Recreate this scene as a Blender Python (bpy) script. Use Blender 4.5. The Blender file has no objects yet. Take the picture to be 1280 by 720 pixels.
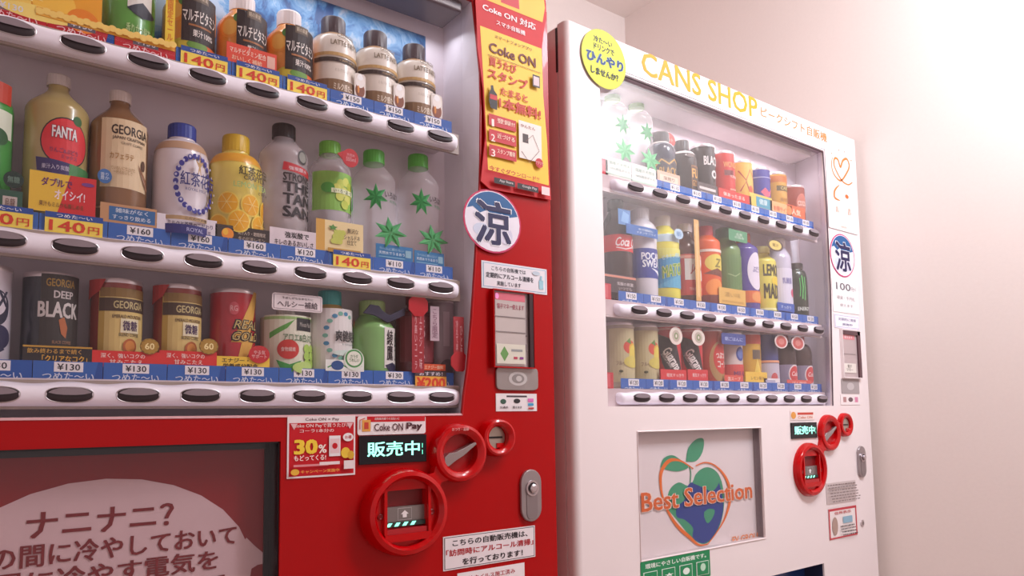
import bpy, bmesh, math, random
from mathutils import Vector, Matrix
random.seed(4)
sc = bpy.context.scene
PI = math.pi
H = 1.11                                   # camera height above the floor (m)

# ------------------------------------------------------------------ camera
F = 912.95; CY = 442.78                                 # focal length in pixels of a 1280 wide frame
yaw, pit, roll = 0.64871, 0.08642, -0.01433
fw = Vector((math.sin(yaw)*math.cos(pit), math.cos(yaw)*math.cos(pit), math.sin(pit)))
rt = Vector((math.cos(yaw), -math.sin(yaw), 0)); up = rt.cross(fw)
c_, s_ = math.cos(roll), math.sin(roll)
rt, up = c_*rt + s_*up, -s_*rt + c_*up
cam = bpy.data.cameras.new('camera'); camo = bpy.data.objects.new('camera', cam)
sc.collection.objects.link(camo); sc.camera = camo
cam.sensor_width = 36; cam.lens = F/1280*36; cam.clip_start = .02; cam.shift_y = (CY-360)/1280      # lens shift, as in a cropped picture
R3 = Matrix((rt, up, -fw)).transposed()
camo.matrix_world = Matrix.Translation((0, 0, H)) @ R3.to_4x4()

# ------------------------------------------------------------------ world, lights, exposure
w = bpy.data.worlds.new('world'); sc.world = w; w.use_nodes = True
w.node_tree.nodes['Background'].inputs[0].default_value = (1.0, .79, .78, 1)
w.node_tree.nodes['Background'].inputs[1].default_value = .52
sc.view_settings.view_transform = 'Standard'; sc.view_settings.look = 'None'
sc.view_settings.gamma = 1; sc.view_settings.exposure = 0.16
def area(name, loc, size, energy, col, aim, sy=None):
    l = bpy.data.lights.new(name, 'AREA'); l.shape = 'RECTANGLE'; l.size = size; l.size_y = sy or size; l.energy = energy; l.color = col
    o = bpy.data.objects.new(name, l); sc.collection.objects.link(o); o.location = loc
    o.rotation_euler = (Vector(aim)-Vector(loc)).to_track_quat('-Z', 'Y').to_euler() if not sy else (math.radians(8), 0, 0); return o
area('ceiling_lamp_light', (1.15, .15, 2.53), .34, 11.5, (1, .92, .90), (1.15, .45, 0))
area('cool_lamp_light', (1.56, -.10, 2.38), .30, 17, (.80, .91, 1), (1.9, .50, H+.62))

# ------------------------------------------------------------------ helpers
C = sc.collection
ORG = {}
def P(px, py, Y):                          # where the sight line of a photo pixel meets the plane at depth Y -> (X, Z) in the room
    d = rt*((px-640)/F) + up*((CY-py)/F) + fw
    d = d*(Y/d.y); return d.x, d.z+H
def RC(l, r, t, b, Y):                     # centre and size on plane Y of a thing measured as l, r, t, b
    cx, cy = (l+r)/2, (t+b)/2
    x0 = P(l, cy, Y)[0]; x1 = P(r, cy, Y)[0]; z0 = P(cx, b, Y)[1]; z1 = P(cx, t, Y)[1]
    return (x0+x1)/2, (z0+z1)/2, x1-x0, z1-z0

def lin(h):
    h = h.lstrip('#'); v = [int(h[i:i+2], 16)/255 for i in (0, 2, 4)]
    return tuple(x/12.92 if x <= .04045 else ((x+.055)/1.055)**2.4 for x in v)+(1,)
MATS = {}
LOWSPEC = ('#b60005', '#ae0004', '#c00007', '#c8202a')
def mat(key, rough=.42, metal=0, alpha=1, emit=0, noise=.06, bump=0, scale=40, coat=0):
    k = (key, rough, metal, alpha, emit, noise, bump, scale, coat)
    if k in MATS: return MATS[k]
    m = bpy.data.materials.new('mat_'+key.strip('#')); m.use_nodes = True; nt = m.node_tree
    b = nt.nodes['Principled BSDF']; col = lin(key)
    b.inputs['Base Color'].default_value = col; b.inputs['Roughness'].default_value = rough
    b.inputs['Metallic'].default_value = metal; b.inputs['Alpha'].default_value = alpha
    b.inputs['Coat Weight'].default_value = coat
    if key in LOWSPEC: b.inputs['Specular IOR Level'].default_value = .22
    if emit:
        b.inputs['Emission Color'].default_value = col; b.inputs['Emission Strength'].default_value = emit
    if noise:
        tc = nt.nodes.new('ShaderNodeTexCoord'); n = nt.nodes.new('ShaderNodeTexNoise'); n.inputs['Scale'].default_value = scale
        nt.links.new(tc.outputs['Object'], n.inputs['Vector'])
        mx = nt.nodes.new('ShaderNodeMix'); mx.data_type = 'RGBA'
        mx.inputs[6].default_value = tuple(x*(1-noise) for x in col[:3])+(1,)
        mx.inputs[7].default_value = tuple(min(1, x*(1+noise)) for x in col[:3])+(1,)
        nt.links.new(n.outputs[0], mx.inputs[0]); nt.links.new(mx.outputs[2], b.inputs['Base Color'])
        if bump:
            bp = nt.nodes.new('ShaderNodeBump'); bp.inputs['Strength'].default_value = bump; bp.inputs['Distance'].default_value = .002
            nt.links.new(n.outputs[0], bp.inputs['Height']); nt.links.new(bp.outputs[0], b.inputs['Normal'])
    MATS[k] = m; return m
def glass(name, tint=(.985, .98, .985), base=.022):
    m = bpy.data.materials.new(name); m.use_nodes = True; nt = m.node_tree; nt.nodes.remove(nt.nodes['Principled BSDF'])
    t = nt.nodes.new('ShaderNodeBsdfTransparent'); t.inputs[0].default_value = tint+(1,)
    g = nt.nodes.new('ShaderNodeBsdfGlossy'); g.inputs['Roughness'].default_value = .03
    lw = nt.nodes.new('ShaderNodeLayerWeight'); pw = nt.nodes.new('ShaderNodeMath'); pw.operation = 'POWER'; pw.inputs[1].default_value = 4.5
    f = nt.nodes.new('ShaderNodeMath'); f.operation = 'MULTIPLY_ADD'; f.inputs[1].default_value = .9; f.inputs[2].default_value = base
    nt.links.new(lw.outputs['Facing'], pw.inputs[0]); nt.links.new(pw.outputs[0], f.inputs[0])
    x = nt.nodes.new('ShaderNodeMixShader'); nt.links.new(f.outputs[0], x.inputs[0]); nt.links.new(t.outputs[0], x.inputs[1]); nt.links.new(g.outputs[0], x.inputs[2])
    nt.links.new(x.outputs[0], nt.nodes['Material Output'].inputs[0]); return m
GLASS = glass('acrylic_pane'); GLASSW = glass('acrylic_pane_white_machine', base=.055)
def ice():
    m = bpy.data.materials.new('printed_ice_blue'); m.use_nodes = True; nt = m.node_tree; b = nt.nodes['Principled BSDF']
    tc = nt.nodes.new('ShaderNodeTexCoord'); n = nt.nodes.new('ShaderNodeTexNoise'); n.inputs['Scale'].default_value = 9; n.inputs['Detail'].default_value = 3
    n.inputs['Distortion'].default_value = 2.6
    v = nt.nodes.new('ShaderNodeTexVoronoi'); v.inputs['Scale'].default_value = 22; v.feature = 'SMOOTH_F1'
    r = nt.nodes.new('ShaderNodeValToRGB'); e = r.color_ramp.elements
    e[0].position = .44; e[0].color = lin('#234a80'); e[1].position = .70; e[1].color = lin('#a9b9cd')
    q = e.new(.50); q.color = lin('#3f74aa'); q = e.new(.60); q.color = lin('#6c9ac4')
    a = nt.nodes.new('ShaderNodeMath'); a.operation = 'MULTIPLY_ADD'; a.inputs[1].default_value = .16
    nt.links.new(tc.outputs['Object'], n.inputs['Vector']); nt.links.new(n.outputs[1], v.inputs['Vector'])
    nt.links.new(v.outputs[0], a.inputs[0]); nt.links.new(n.outputs[0], a.inputs[2]); nt.links.new(a.outputs[0], r.inputs[0])
    nt.links.new(r.outputs[0], b.inputs['Base Color']); b.inputs['Roughness'].default_value = .4
    return m

class MB:
    def __init__(s): s.v = []; s.f = []; s.m = []; s.mats = []
    def mi(s, m):
        if m not in s.mats: s.mats.append(m)
        return s.mats.index(m)
    def add(s, vs, fs, m):
        o = len(s.v); s.v += [tuple(p) for p in vs]; k = s.mi(m)
        for f in fs: s.f.append([i+o for i in f]); s.m.append(k)
    def box(s, x0, x1, y0, y1, z0, z1, m):
        vs = [(x, y, z) for x in (x0, x1) for y in (y0, y1) for z in (z0, z1)]
        s.add(vs, [(0, 1, 3, 2), (4, 6, 7, 5), (0, 4, 5, 1), (2, 3, 7, 6), (0, 2, 6, 4), (1, 5, 7, 3)], m)
    def prism(s, pts, y0, y1, m):          # outline in X,Z extruded along Y
        n = len(pts); vs = [(x, y0, z) for x, z in pts]+[(x, y1, z) for x, z in pts]
        s.add(vs, [list(range(n)), list(range(2*n-1, n-1, -1))]+[(i, i+n, (i+1) % n+n, (i+1) % n) for i in range(n)], m)
    def lathe(s, prof, m, c=(0, 0, 0), n=36, axis='z', rf=None, caps=True):
        vs = []
        for k, (r, z) in enumerate(prof):
            for i in range(n):
                a = 2*PI*i/n; q = r if rf is None else rf(r, z, a, i)
                x, y = q*math.cos(a), q*math.sin(a)
                vs.append((c[0]+x, c[1]+y, c[2]+z) if axis == 'z' else (c[0]+x, c[1]+z, c[2]+y))
        fs = [(k*n+i, k*n+(i+1) % n, (k+1)*n+(i+1) % n, (k+1)*n+i) for k in range(len(prof)-1) for i in range(n)]
        if caps: fs += [list(range(n)), [(len(prof)-1)*n+i for i in range(n)]]
        s.add(vs, fs, m)
    def tube(s, pts, r, m, n=10, closed=False):
        P_ = [Vector(p) for p in pts]; vs = []; N = len(P_)
        for i, p in enumerate(P_):
            a = P_[(i-1) % N] if (closed or i) else p; b = P_[(i+1) % N] if (closed or i < N-1) else p
            d = (b-a).normalized(); u = d.orthogonal().normalized() if abs(d.y) > .9 else d.cross(Vector((0, 1, 0))).normalized(); v = d.cross(u)
            vs += [p+u*r*math.cos(2*PI*j/n)+v*r*math.sin(2*PI*j/n) for j in range(n)]
        M = N if closed else N-1
        s.add(vs, [(i*n+j, i*n+(j+1) % n, ((i+1) % N)*n+(j+1) % n, ((i+1) % N)*n+j) for i in range(M) for j in range(n)]
              + ([] if closed else [list(range(n)), [(N-1)*n+j for j in range(n)]]), m)
    def grid(s, rows, m, close=False):     # rows: list of equally long point lists
        n = len(rows[0]); s.add([p for r in rows for p in r], [(k*n+i, k*n+i+1, (k+1)*n+i+1, (k+1)*n+i) for k in range(len(rows)-1) for i in range(n-1)], m)

def org(o): return ORG.get(o.name, Vector((0, 0, 0)))
def obj(name, mb, parent=None, origin=None, smooth=0, bevel=0, recalc=True):
    o_ = Vector(origin) if origin is not None else (org(parent) if parent else Vector((0, 0, 0)))
    me = bpy.data.meshes.new(name); me.from_pydata([tuple(Vector(p)-o_) for p in mb.v], [], mb.f)
    for m in mb.mats: me.materials.append(m)
    me.polygons.foreach_set('material_index', mb.m)
    if recalc:
        bm = bmesh.new(); bm.from_mesh(me); bmesh.ops.recalc_face_normals(bm, faces=bm.faces); bm.to_mesh(me); bm.free()
    if smooth: me.shade_smooth(); me.set_sharp_from_angle(angle=math.radians(smooth))
    ob = bpy.data.objects.new(name, me); C.objects.link(ob); ORG[ob.name] = o_
    if parent: ob.parent = parent; ob.location = o_-org(parent)
    else: ob.location = o_
    if bevel:
        b = ob.modifiers.new('bevel', 'BEVEL'); b.width = bevel; b.segments = 3; b.limit_method = 'ANGLE'; b.angle_limit = math.radians(50)
    return ob
def thing(name, label, cat, loc, group=None):
    o = bpy.data.objects.new(name, None); C.objects.link(o); o.location = loc; ORG[o.name] = Vector(loc); o.empty_display_size = .05
    o['label'] = label; o['category'] = cat
    if group: o['group'] = group
    return o
def dup(root, loc, label):
    r = root.copy(); C.objects.link(r); r.location = loc; r['label'] = label
    for ch in root.children:
        c = ch.copy(); C.objects.link(c); c.parent = r
        for g in ch.children:
            d = g.copy(); C.objects.link(d); d.parent = c
    return r

# ---- flat print: polygons and lettering, later laid on a card or wrapped round a can
TXT = {}
def text_geo(s, bold):
    if (s, bold) in TXT: return TXT[(s, bold)]
    cu = bpy.data.curves.new('t', 'FONT'); cu.body = s; cu.resolution_u = 2; cu.align_x = 'CENTER'; cu.space_line = .92
    o = bpy.data.objects.new('t', cu); me = bpy.data.meshes.new_from_object(o)
    v0 = [(v.co.x, v.co.y) for v in me.vertices]; f0 = [list(p.vertices) for p in me.polygons]; vs = []; fs = []
    d = .011*bold                          # heavier strokes: the same glyphs laid down again a hair apart
    for dx, dy in ([(0, 0)] if bold <= .8 else [(-d, -d*.6), (d, -d*.6), (-d, d*.6), (d, d*.6)]):
        o_ = len(vs); vs += [(x+dx, y+dy) for x, y in v0]; fs += [[i+o_ for i in f] for f in f0]
    bpy.data.objects.remove(o); bpy.data.curves.remove(cu); bpy.data.meshes.remove(me)
    x0, x1 = min(v[0] for v in vs), max(v[0] for v in vs); y0, y1 = min(v[1] for v in vs), max(v[1] for v in vs)
    vs = [((x-(x0+x1)/2)/max(x1-x0, 1e-6), (y-(y0+y1)/2)/max(y1-y0, 1e-6)) for x, y in vs]
    TXT[(s, bold)] = (vs, fs, len(v0)); return TXT[(s, bold)]
def layer(it, sx, sz):
    """it: ('t',text,cx,cz,w,h,col[,bold[,shear[,rot]]]) ('r',cx,cz,w,h,col) ('e',cx,cz,rx,rz,col) ('p',[pts],col) ('s',[pts],width,col)"""
    k = it[0]
    if k == 't':
        vs, fs, nb = text_geo(it[1], it[7] if len(it) > 7 else 1); sh = it[8] if len(it) > 8 else 0; ro = it[9] if len(it) > 9 else 0
        W, Hh = it[4]*sx, it[5]*sz; c, s = math.cos(ro), math.sin(ro); out = []
        for x, y in vs:
            x, y = (x*W+sh*y*Hh), y*Hh; out.append((it[2]*sx+c*x-s*y, it[3]*sz+s*x+c*y))
        return out, fs, it[6], nb
    if k == 'r':
        cx, cz, w_, h_ = it[1]*sx, it[2]*sz, it[3]*sx/2, it[4]*sz/2
        return [(cx-w_, cz-h_), (cx+w_, cz-h_), (cx+w_, cz+h_), (cx-w_, cz+h_)], [[0, 1, 2, 3]], it[5]
    if k == 'e':
        return [((it[1]+it[3]*math.cos(2*PI*i/28))*sx, (it[2]+it[4]*math.sin(2*PI*i/28))*sz) for i in range(28)], [list(range(28))], it[5]
    if k == 'p':
        return [(x*sx, z*sz) for x, z in it[1]], [list(range(len(it[1])))], it[2]
    if k == 's':
        pts = [Vector((x*sx, z*sz)) for x, z in it[1]]; L = []; Rr = []; n = len(pts)
        for i, p in enumerate(pts):
            d = (pts[min(i+1, n-1)]-pts[max(i-1, 0)]).normalized(); q = Vector((-d.y, d.x))
            wd = it[2] if not callable(it[2]) else it[2](i/(n-1))
            L.append(p+q*wd/2); Rr.append(p-q*wd/2)
        return [tuple(v) for v in L+Rr], [[i, i+1, n+i+1, n+i] for i in range(n-1)], it[3]
def pm(c):
    if isinstance(c, str):
        if c.startswith('*'): return mat(c[1:], emit=1.6, noise=0)
        if c.startswith('!'): return mat(c[1:], rough=.28, metal=1, noise=.03)
        return mat(c, rough=.55, noise=.03)
    return c
def flat(name, parent, items, ox, oz, sx, sz, Y, gap=.00018):
    mb = MB()
    for i, it in enumerate(items):
        vs, fs, col, *nb = layer(it, sx, sz); nb = nb[0] if nb else 10**6
        mb.add([(ox+x, Y-gap*(i+1+.2*(j//nb)), oz+z) for j, (x, z) in enumerate(vs)], fs, pm(col))
    return obj(name, mb, parent, recalc=False)
def wrap(name, parent, items, cx, cy, z0, r, h, out=.0005, rot=0):
    mb = MB()
    for i, it in enumerate(items):
        vs, fs, col, *nb = layer(it, r, h); nb = nb[0] if nb else 10**6
        bm = bmesh.new(); bv = [bm.verts.new((x, z, j//nb)) for j, (x, z) in enumerate(vs)]
        for f in fs:
            try: bm.faces.new([bv[j] for j in f])
            except ValueError: pass
        x0, x1 = min(v[0] for v in vs), max(v[0] for v in vs); st = r*.2; k = math.ceil(x0/st)
        while k*st < x1:
            bmesh.ops.bisect_plane(bm, geom=bm.verts[:]+bm.edges[:]+bm.faces[:], plane_co=(k*st, 0, 0), plane_no=(1, 0, 0)); k += 1
        bm.verts.index_update(); q = r+out+.00016*i
        mb.add([(cx+(q+3.2e-5*v.co.z)*math.sin(v.co.x/r+rot), cy-(q+3.2e-5*v.co.z)*math.cos(v.co.x/r+rot), z0+v.co.y) for v in bm.verts], [[v.index for v in f.verts] for f in bm.faces], pm(col)); bm.free()
    return obj(name, mb, parent, recalc=False)
def card(name, parent, rc, Y, bg, items=(), th=.0008, art='printed_design', rnd=0, tilt=0):
    """a flat card or sticker, items in fractions of its width and height from its lower left corner"""
    cx, cz, w_, h_ = rc; mb = MB(); x0, x1, z0, z1 = cx-w_/2, cx+w_/2, cz-h_/2, cz+h_/2
    if rnd == 'disc': pts = [(cx+w_/2*math.cos(2*PI*i/48), cz+h_/2*math.sin(2*PI*i/48)) for i in range(48)]
    elif rnd:
        pts = []
        for (ax, az, a0) in ((x1-rnd, z1-rnd, 0), (x0+rnd, z1-rnd, PI/2), (x0+rnd, z0+rnd, PI), (x1-rnd, z0+rnd, 1.5*PI)):
            pts += [(ax+rnd*math.cos(a0+PI/2*j/5), az+rnd*math.sin(a0+PI/2*j/5)) for j in range(6)]
    else: pts = [(x0, z0), (x1, z0), (x1, z1), (x0, z1)]
    mb.prism(pts, Y, Y+th, pm(bg)); c = obj(name, mb, parent)
    if items: flat(art, c, items, x0, z0, w_, h_, Y)
    return c
def star(cx, cz, R, r, n, col, a0=PI/2, ax=1):
    return ('p', [(cx+ax*(R if i % 2 == 0 else r)*math.cos(a0+PI*i/n), cz+(R if i % 2 == 0 else r)*math.sin(a0+PI*i/n)) for i in range(2*n)], col)
def rough_lines(n, cx, top, w_, step, h_, col, seed=1):   # rows of very small print, too small in the photo to be read
    rr = random.Random(seed); out = []
    for i in range(n):
        x = cx-w_/2
        while x < cx+w_/2-.02:
            l = rr.uniform(.03, .09)*w_/.8; out.append(('r', x+l/2, top-i*step, l, h_, col)); x += l+.02*w_/.8
    return out

# ------------------------------------------------------------------ the room
def structure(name, mb, **k):
    o = obj(name, mb, **k); o['kind'] = 'structure'; return o
WALL = mat('#f3e5df', rough=.75, noise=.02, bump=.08, scale=120)
b = MB(); b.box(1.90, 2.00, -2.4, 1.89, 0, 2.57, WALL); structure('wall_right', b)
b = MB(); b.box(-2.2, 1.90, 1.79, 1.89, 0, 2.57, WALL); structure('wall_back', b)
b = MB(); b.box(-2.2, 2.00, -2.4, 1.89, 2.57, 2.67, mat('#f5eae4', rough=.8, noise=.02)); structure('ceiling', b)
b = MB(); b.box(-2.2, 2.00, -2.4, 1.89, -.06, 0, mat('#b9a79c', rough=.5, noise=.08, scale=6)); structure('floor', b)
t = thing('ceiling_lamp', 'square white panel lamp on the ceiling in front of the machines', 'lamp', (1.15, .15, 2.57))
b = MB(); b.box(.96, 1.34, -.04, .34, 2.545, 2.57, mat('#e8e8e8')); obj('lamp_frame', b, t, bevel=.004)
b = MB(); b.box(.98, 1.32, -.02, .32, 2.540, 2.545, mat('#fff6f4', emit=3, noise=0)); obj('diffuser', b, t)

# ------------------------------------------------------------------ shared machine builders
PITCH = .07
BLUE = '#2f63b4'; BLUE2 = '#1f55a8'
WHITEP = mat('#f4edf8', rough=.42, noise=.01)
DARKB = mat('#2e2227', rough=.38, noise=.05)
CHROME = mat('#cfc6ca', rough=.32, metal=1, noise=.02)
def superell(a, b_, n=2.6, N=32):
    o = []
    for i in range(N):
        t_ = 2*PI*i/N; c, s = math.cos(t_), math.sin(t_)
        o.append((a*math.copysign(abs(c)**(2/n), c), b_*math.copysign(abs(s)**(2/n), s)))
    return o
def rail(root, x0, x1, slots, Y, zc, hs=1, first=[None, None]):
    prof = [(.009, .0135), (.002, .0135), (-.004, .0115), (-.0078, .0060), (-.0085, 0), (-.0080, -.0050), (-.0055, -.0098), (-.001, -.0128), (.009, -.0135)]
    mb = MB(); prof = [(y, z*hs if z > 0 else z) for y, z in prof]; rows = []; n = int((x1-x0)/.004); rr = .013
    for i in range(n+1):
        x = x0+(x1-x0)*i/n
        e = min(x-x0, x1-x); k = 1 if e > rr else math.sqrt(max(0, 1-((rr-e)/rr)**2))*.8+.2
        bump = .0013*math.cos(2*PI*(x-slots[0])/PITCH)
        rows.append([(x, Y+.009+(y-.009)*k, zc+(z*(.35+.65*k)+(bump if z > .011*hs else 0))) for y, z in prof])
    mb.grid(rows, WHITEP); m2 = len(prof)
    mb.add(rows[0], [list(range(m2))], WHITEP); mb.add(rows[-1], [list(range(m2))], WHITEP)
    r = obj('button_rail', mb, root, smooth=40)
    for sx in slots:
        if first[0] is None:
            b = MB(); E = [(x, z*(.0098 if z < 0 else .0078)) for x, z in superell(.0235, 1, 2.5)]
            b.tube([(x, -.0088-.0001, z) for x, z in E], .0007, CHROME, n=8, closed=True)
            # dark domed lens
            rings = [[(x*k, -.0088-d, z*k) for x, z in E] for k, d in ((1, 0), (.85, .0012), (.55, .002), (.1, .0024))]
            N = len(E); vs = [p for q in rings for p in q]
            b.add(vs, [(k*N+i, k*N+(i+1) % N, (k+1)*N+(i+1) % N, (k+1)*N+i) for k in range(3) for i in range(N)]+[list(range(3*N, 4*N))], DARKB)
            # reflection on the upper part of the lens, painted as a pale face
            up_ = [(-.0205, .30), (-.017, .60), (-.011, .85), (-.004, .97), (.004, .97), (.011, .85), (.017, .60), (.0205, .30)]; lo_ = [(.0205, .20), (.014, -.02), (.006, -.12), (-.006, -.12), (-.014, -.02), (-.0205, .20)]
            top = [(x, -.0098-.0022*(1-(abs(x)/.0235)**2)**.5, z_*.0078) for x, z_ in up_+lo_]
            b.add([(x, y-.0011, z) for x, y, z in top], [list(range(len(top)))], mat('#8f8188', rough=.4))
            first[0] = obj('selection_button', b, r, origin=(sx, Y, zc), smooth=40) if False else None
            me_o = obj('selection_button', b, None, origin=(0, 0, 0), smooth=40); first[0] = me_o.data; bpy.data.objects.remove(me_o)
        o = bpy.data.objects.new('selection_button', first[0]); C.objects.link(o); o.parent = r; o.location = Vector((sx, Y+.0008, zc))-org(r)
    return r
def plates(root, slots, Y, zc, spec, zt=.0385, zb=.0150):
    """price plates behind the rail, one for each column; spec: (price, plate colour, card)"""
    for i, sx in enumerate(slots):
        price, col, crd = spec[i]; h_ = zt-zb
        it = []
        if not crd:
            if i % 2: it.append(('p', [(.86, 0), (1, 0), (1, 1), (.93, 1)], '#1b4c9c'))
            tc, tb = ('#2a2a33', '#f3eef2') if col != '#c3202c' else ('#e8e8ee', '#6b6470')
            it += [('r', .5, .72, .42, .48, tb), ('t', '¥'+price, .5, .72, .33, .32, tc, 1.2), ('t', 'つめた〜い', .5, .26, .74, .36, '#dbe4f4' if col != '#c3202c' else '#f4ccd0', 1)]
        p = card('price_plate', root, (sx, zc+(zt+zb)/2, PITCH-.0008, h_), Y+.012, col, it, art='price_lettering')
        if crd:
            card('price_card', root, (sx, zc+.0292, .0585, .0245), Y+.0098, '#ffe25a',
                 [('r', .5, .86, 1, .28, '#1f4a9e'), ('t', 'つめた〜い', .5, .86, .62, .17, '#ffffff', 1), ('t', price, .38, .36, .62, .52, '#dc3a18', 1.5), ('t', '円', .84, .30, .2, .36, '#dc3a18', 1)], art='price_lettering')
def ring_unit(name, root, c, R, Y, depth, col, hole, kind, squash=1):
    """protruding red collar round a coin or note opening; c = (X, Z)"""
    mb = MB(); r0 = hole
    mb.lathe([(R*1.03, 0), (R*1.02, -depth*.6), (R*.96, -depth*.92), (R*.86, -depth), (r0+(R-r0)*.25, -depth*.92), (r0, -depth*.75), (r0, 0)], col, (c[0], Y, c[1]), 56, axis='y', caps=False)
    return obj(name, mb, root, smooth=35)

# ------------------------------------------------------------------ drinks
def pet_prof(h, r, nr=.0105, sh=.30, base=.004, ch=.014):
    zs = h*(1-sh); zn = h-ch-.004
    p = [(r*.80, 0), (r*.96, base*.5), (r, base*1.6), (r, zs)]
    for k in range(1, 8):
        a = k/8; p.append((nr+(r-nr)*(math.cos(a*PI)*.5+.5)**.8, zs+(zn-zs)*a))
    return p+[(nr, zn), (nr, h-ch)]
def make_cap(root, x, y, z, r, h, col):
    mb = MB(); mb.lathe([(r, 0), (r, h*.9), (r*.94, h)], mat(col, rough=.4), (x, y, z), 48, rf=lambda q, zz, a, i: q-(.0004 if i % 2 else 0)); return obj('cap', mb, root, smooth=25)
def drink(kind, x, y, z, h, r, body, label, cat, art=(), band=None, cap=None, group=None, capr=.0125, caph=.014, sh=.30, alpha=1, name=None, rough=.22, rot=.22):
    z += H
    t = thing(name or {'can': 'drink_can', 'alcan': 'bottle_can', 'pet': 'drink_bottle'}[kind], label, cat, (x, y, z), group)
    bm_ = mat(body, rough=rough, alpha=alpha, coat=.3)
    mb = MB()
    if kind == 'can':
        mb.lathe([(r*.86, 0), (r, .005), (r, h-.006)], bm_, (x, y, z), 44); obj('body', mb, t, smooth=35)
        mb = MB(); mb.lathe([(r, h-.006), (r*1.01, h-.0035), (r*.97, h), (r*.90, h), (r*.88, h-.004), (.002, h-.004)], mat('#d9cdd0', rough=.3, metal=.6), (x, y, z), 44); obj('rim', mb, t, smooth=35)
    elif kind == 'alcan':
        nr = capr*.95
        zs = h-caph; z7 = h*.66
        prof = [(r*.90, 0), (r, .004), (r, z7)]+[(nr*1.04+(r-nr*1.04)*(math.cos(k/8*PI/2))**.85, z7+(zs-.004-z7)*math.sin(k/8*PI/2)) for k in range(1, 9)]+[(nr, zs-.002), (nr, zs)]
        mb.lathe(prof, bm_, (x, y, z), 44); obj('body', mb, t, smooth=40)
        make_cap(t, x, y, z+h-caph, capr, caph, cap)
    elif kind == 'pet':
        pr = pet_prof(h, r, capr*.86, sh)
        if alpha < 1:                         # ribbed water bottle
            q = [pr[0], pr[1], pr[2]]; zs = h*(1-sh)
            for k in range(1, 25): zz = pr[2][1]+(zs-pr[2][1])*k/24; q.append((r-.0012*(k % 4 == 2), zz))
            pr = q+pr[4:]
        prof = pr; mb.lathe(pr, bm_, (x, y, z), 44); obj('body', mb, t, smooth=40)
        make_cap(t, x, y, z+h-caph, capr, caph, cap)
    elif kind == 'box':
        mb.box(x-r, x+r, y-r*.8, y+r*.8, z, z+h, bm_); obj('body', mb, t, bevel=.004)
    if band:
        za, zb_ = h*band[0], h*band[1]; q = []
        for k in range(9):
            zz = za+(zb_-za)*k/8; rr = r
            for (ra, a0), (rb, b0) in zip(prof, prof[1:]):
                if a0 <= zz <= b0 and b0 > a0: rr = ra+(rb-ra)*(zz-a0)/(b0-a0)
            q.append((rr+.0004, zz))
        mb = MB(); mb.lathe(q, mat(band[2], rough=.3, coat=.3), (x, y, z), 44, caps=False); obj('wrap_label', mb, t, smooth=35)
    if art:
        if kind == 'box': flat('printed_design', t, art, x, z, r, h, y-r*.8)
        else: wrap('printed_design', t, art, x, y, z, r+(.0004 if band else 0), h, rot=rot)
    return t

# ------------------------------------------------------------------ red machine (left)
RED = mat('#ae0004', rough=.30, noise=.02, coat=.12, scale=6)
INNER = mat('#efe6ee', rough=.5, noise=.02)
YF = .95                                     # plane of both machine fronts
YP = 1.014                                   # plane of the drinks' centres
RZ = [H+.4445, H+.2029, H+.0333]             # the three button rails
def B(mb, *a): mb.box(*a)
def case(root, x0, edge, xb1, y0, yb, z0, z1, m, pil_y):
    """inside of the display window: back, floor, roof, left side, and a right side that follows the curved front edge"""
    b = MB(); b.box(x0, xb1+.03, yb, yb+.006, z0, z1+.002, m); b.box(x0, edge[0][0]+.02, y0, yb, z0-.006, z0, m)
    b.box(x0-.006, x0, y0, yb+.006, z0, z1, m); b.box(x0, xb1+.005, y0, yb, z1, z1+.006, mat('#b9a9b0', rough=.5))
    n = len(edge); rows = [[(x, pil_y, z) for x, z in edge], [(x+(xb1-x)*.5, (pil_y+yb)/2, z) for x, z in edge], [(xb1, yb, z) for x, z in edge]]
    b.grid(rows, m); return obj('display_case', b, root)
rm = thing('vending_machine', 'red drinks vending machine at left with black lower display and red front', 'vending machine', (.30, 1.3, 0))
XL, XR, TOP = -.216, .809, H+.72
E0 = [(591, 19), (596, 50), (600, 90), (601, 130), (600.5, 200), (599, 250), (595, 320), (590, 400), (585, 460), (580, 495), (578, 514)]
edge = [P(x, y, YF) for x, y in E0]; edge[0] = (edge[0][0], H+.686); edge[-1] = (edge[-1][0], H+.006)
zt, zb = edge[0][1], edge[-1][1]
b = MB(); b.box(XL+.004, XR-.004, 1.06, 1.70, .06, TOP-.004, mat('#a01018', rough=.4)); b.box(XL+.05, XR-.05, 1.1, 1.66, 0, .06, mat('#2a2022'))
obj('cabinet', b, rm, bevel=.004)
b = MB()
WX1, WZT = P(350, 640, YF)[0], P(345, 552, YF)[1]; WX0, WZB = -.14, .50
b.box(XL, XR, YF, YF+.006, zt, TOP, RED)                                   # header
b.prism(edge+[(XR, zb), (XR, zt)], YF, YF+.006, RED)                       # right pillar with its curved inner edge
b.box(XL, XL+.05, YF, YF+.006, zb, zt, RED)
b.box(XL, XR, YF, YF+.006, WZT, zb, RED); b.box(WX1, XR, YF, YF+.006, .10, WZT, RED)
b.box(XL, WX0, YF, YF+.006, .10, WZT, RED); b.box(WX0, WX1, YF, YF+.006, .10, WZB, RED)
b.box(XR-.006, XR, YF+.006, 1.06, .10, TOP, RED); b.box(XL, XL+.006, YF+.006, 1.06, .10, TOP, RED); b.box(XL, XR, YF+.006, 1.06, TOP-.006, TOP, RED)
obj('front_panel', b, rm)
case(rm, XL+.05, edge, edge[0][0]+.004, YF+.006, 1.048, zb, zt, INNER, YF+.004)
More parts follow.
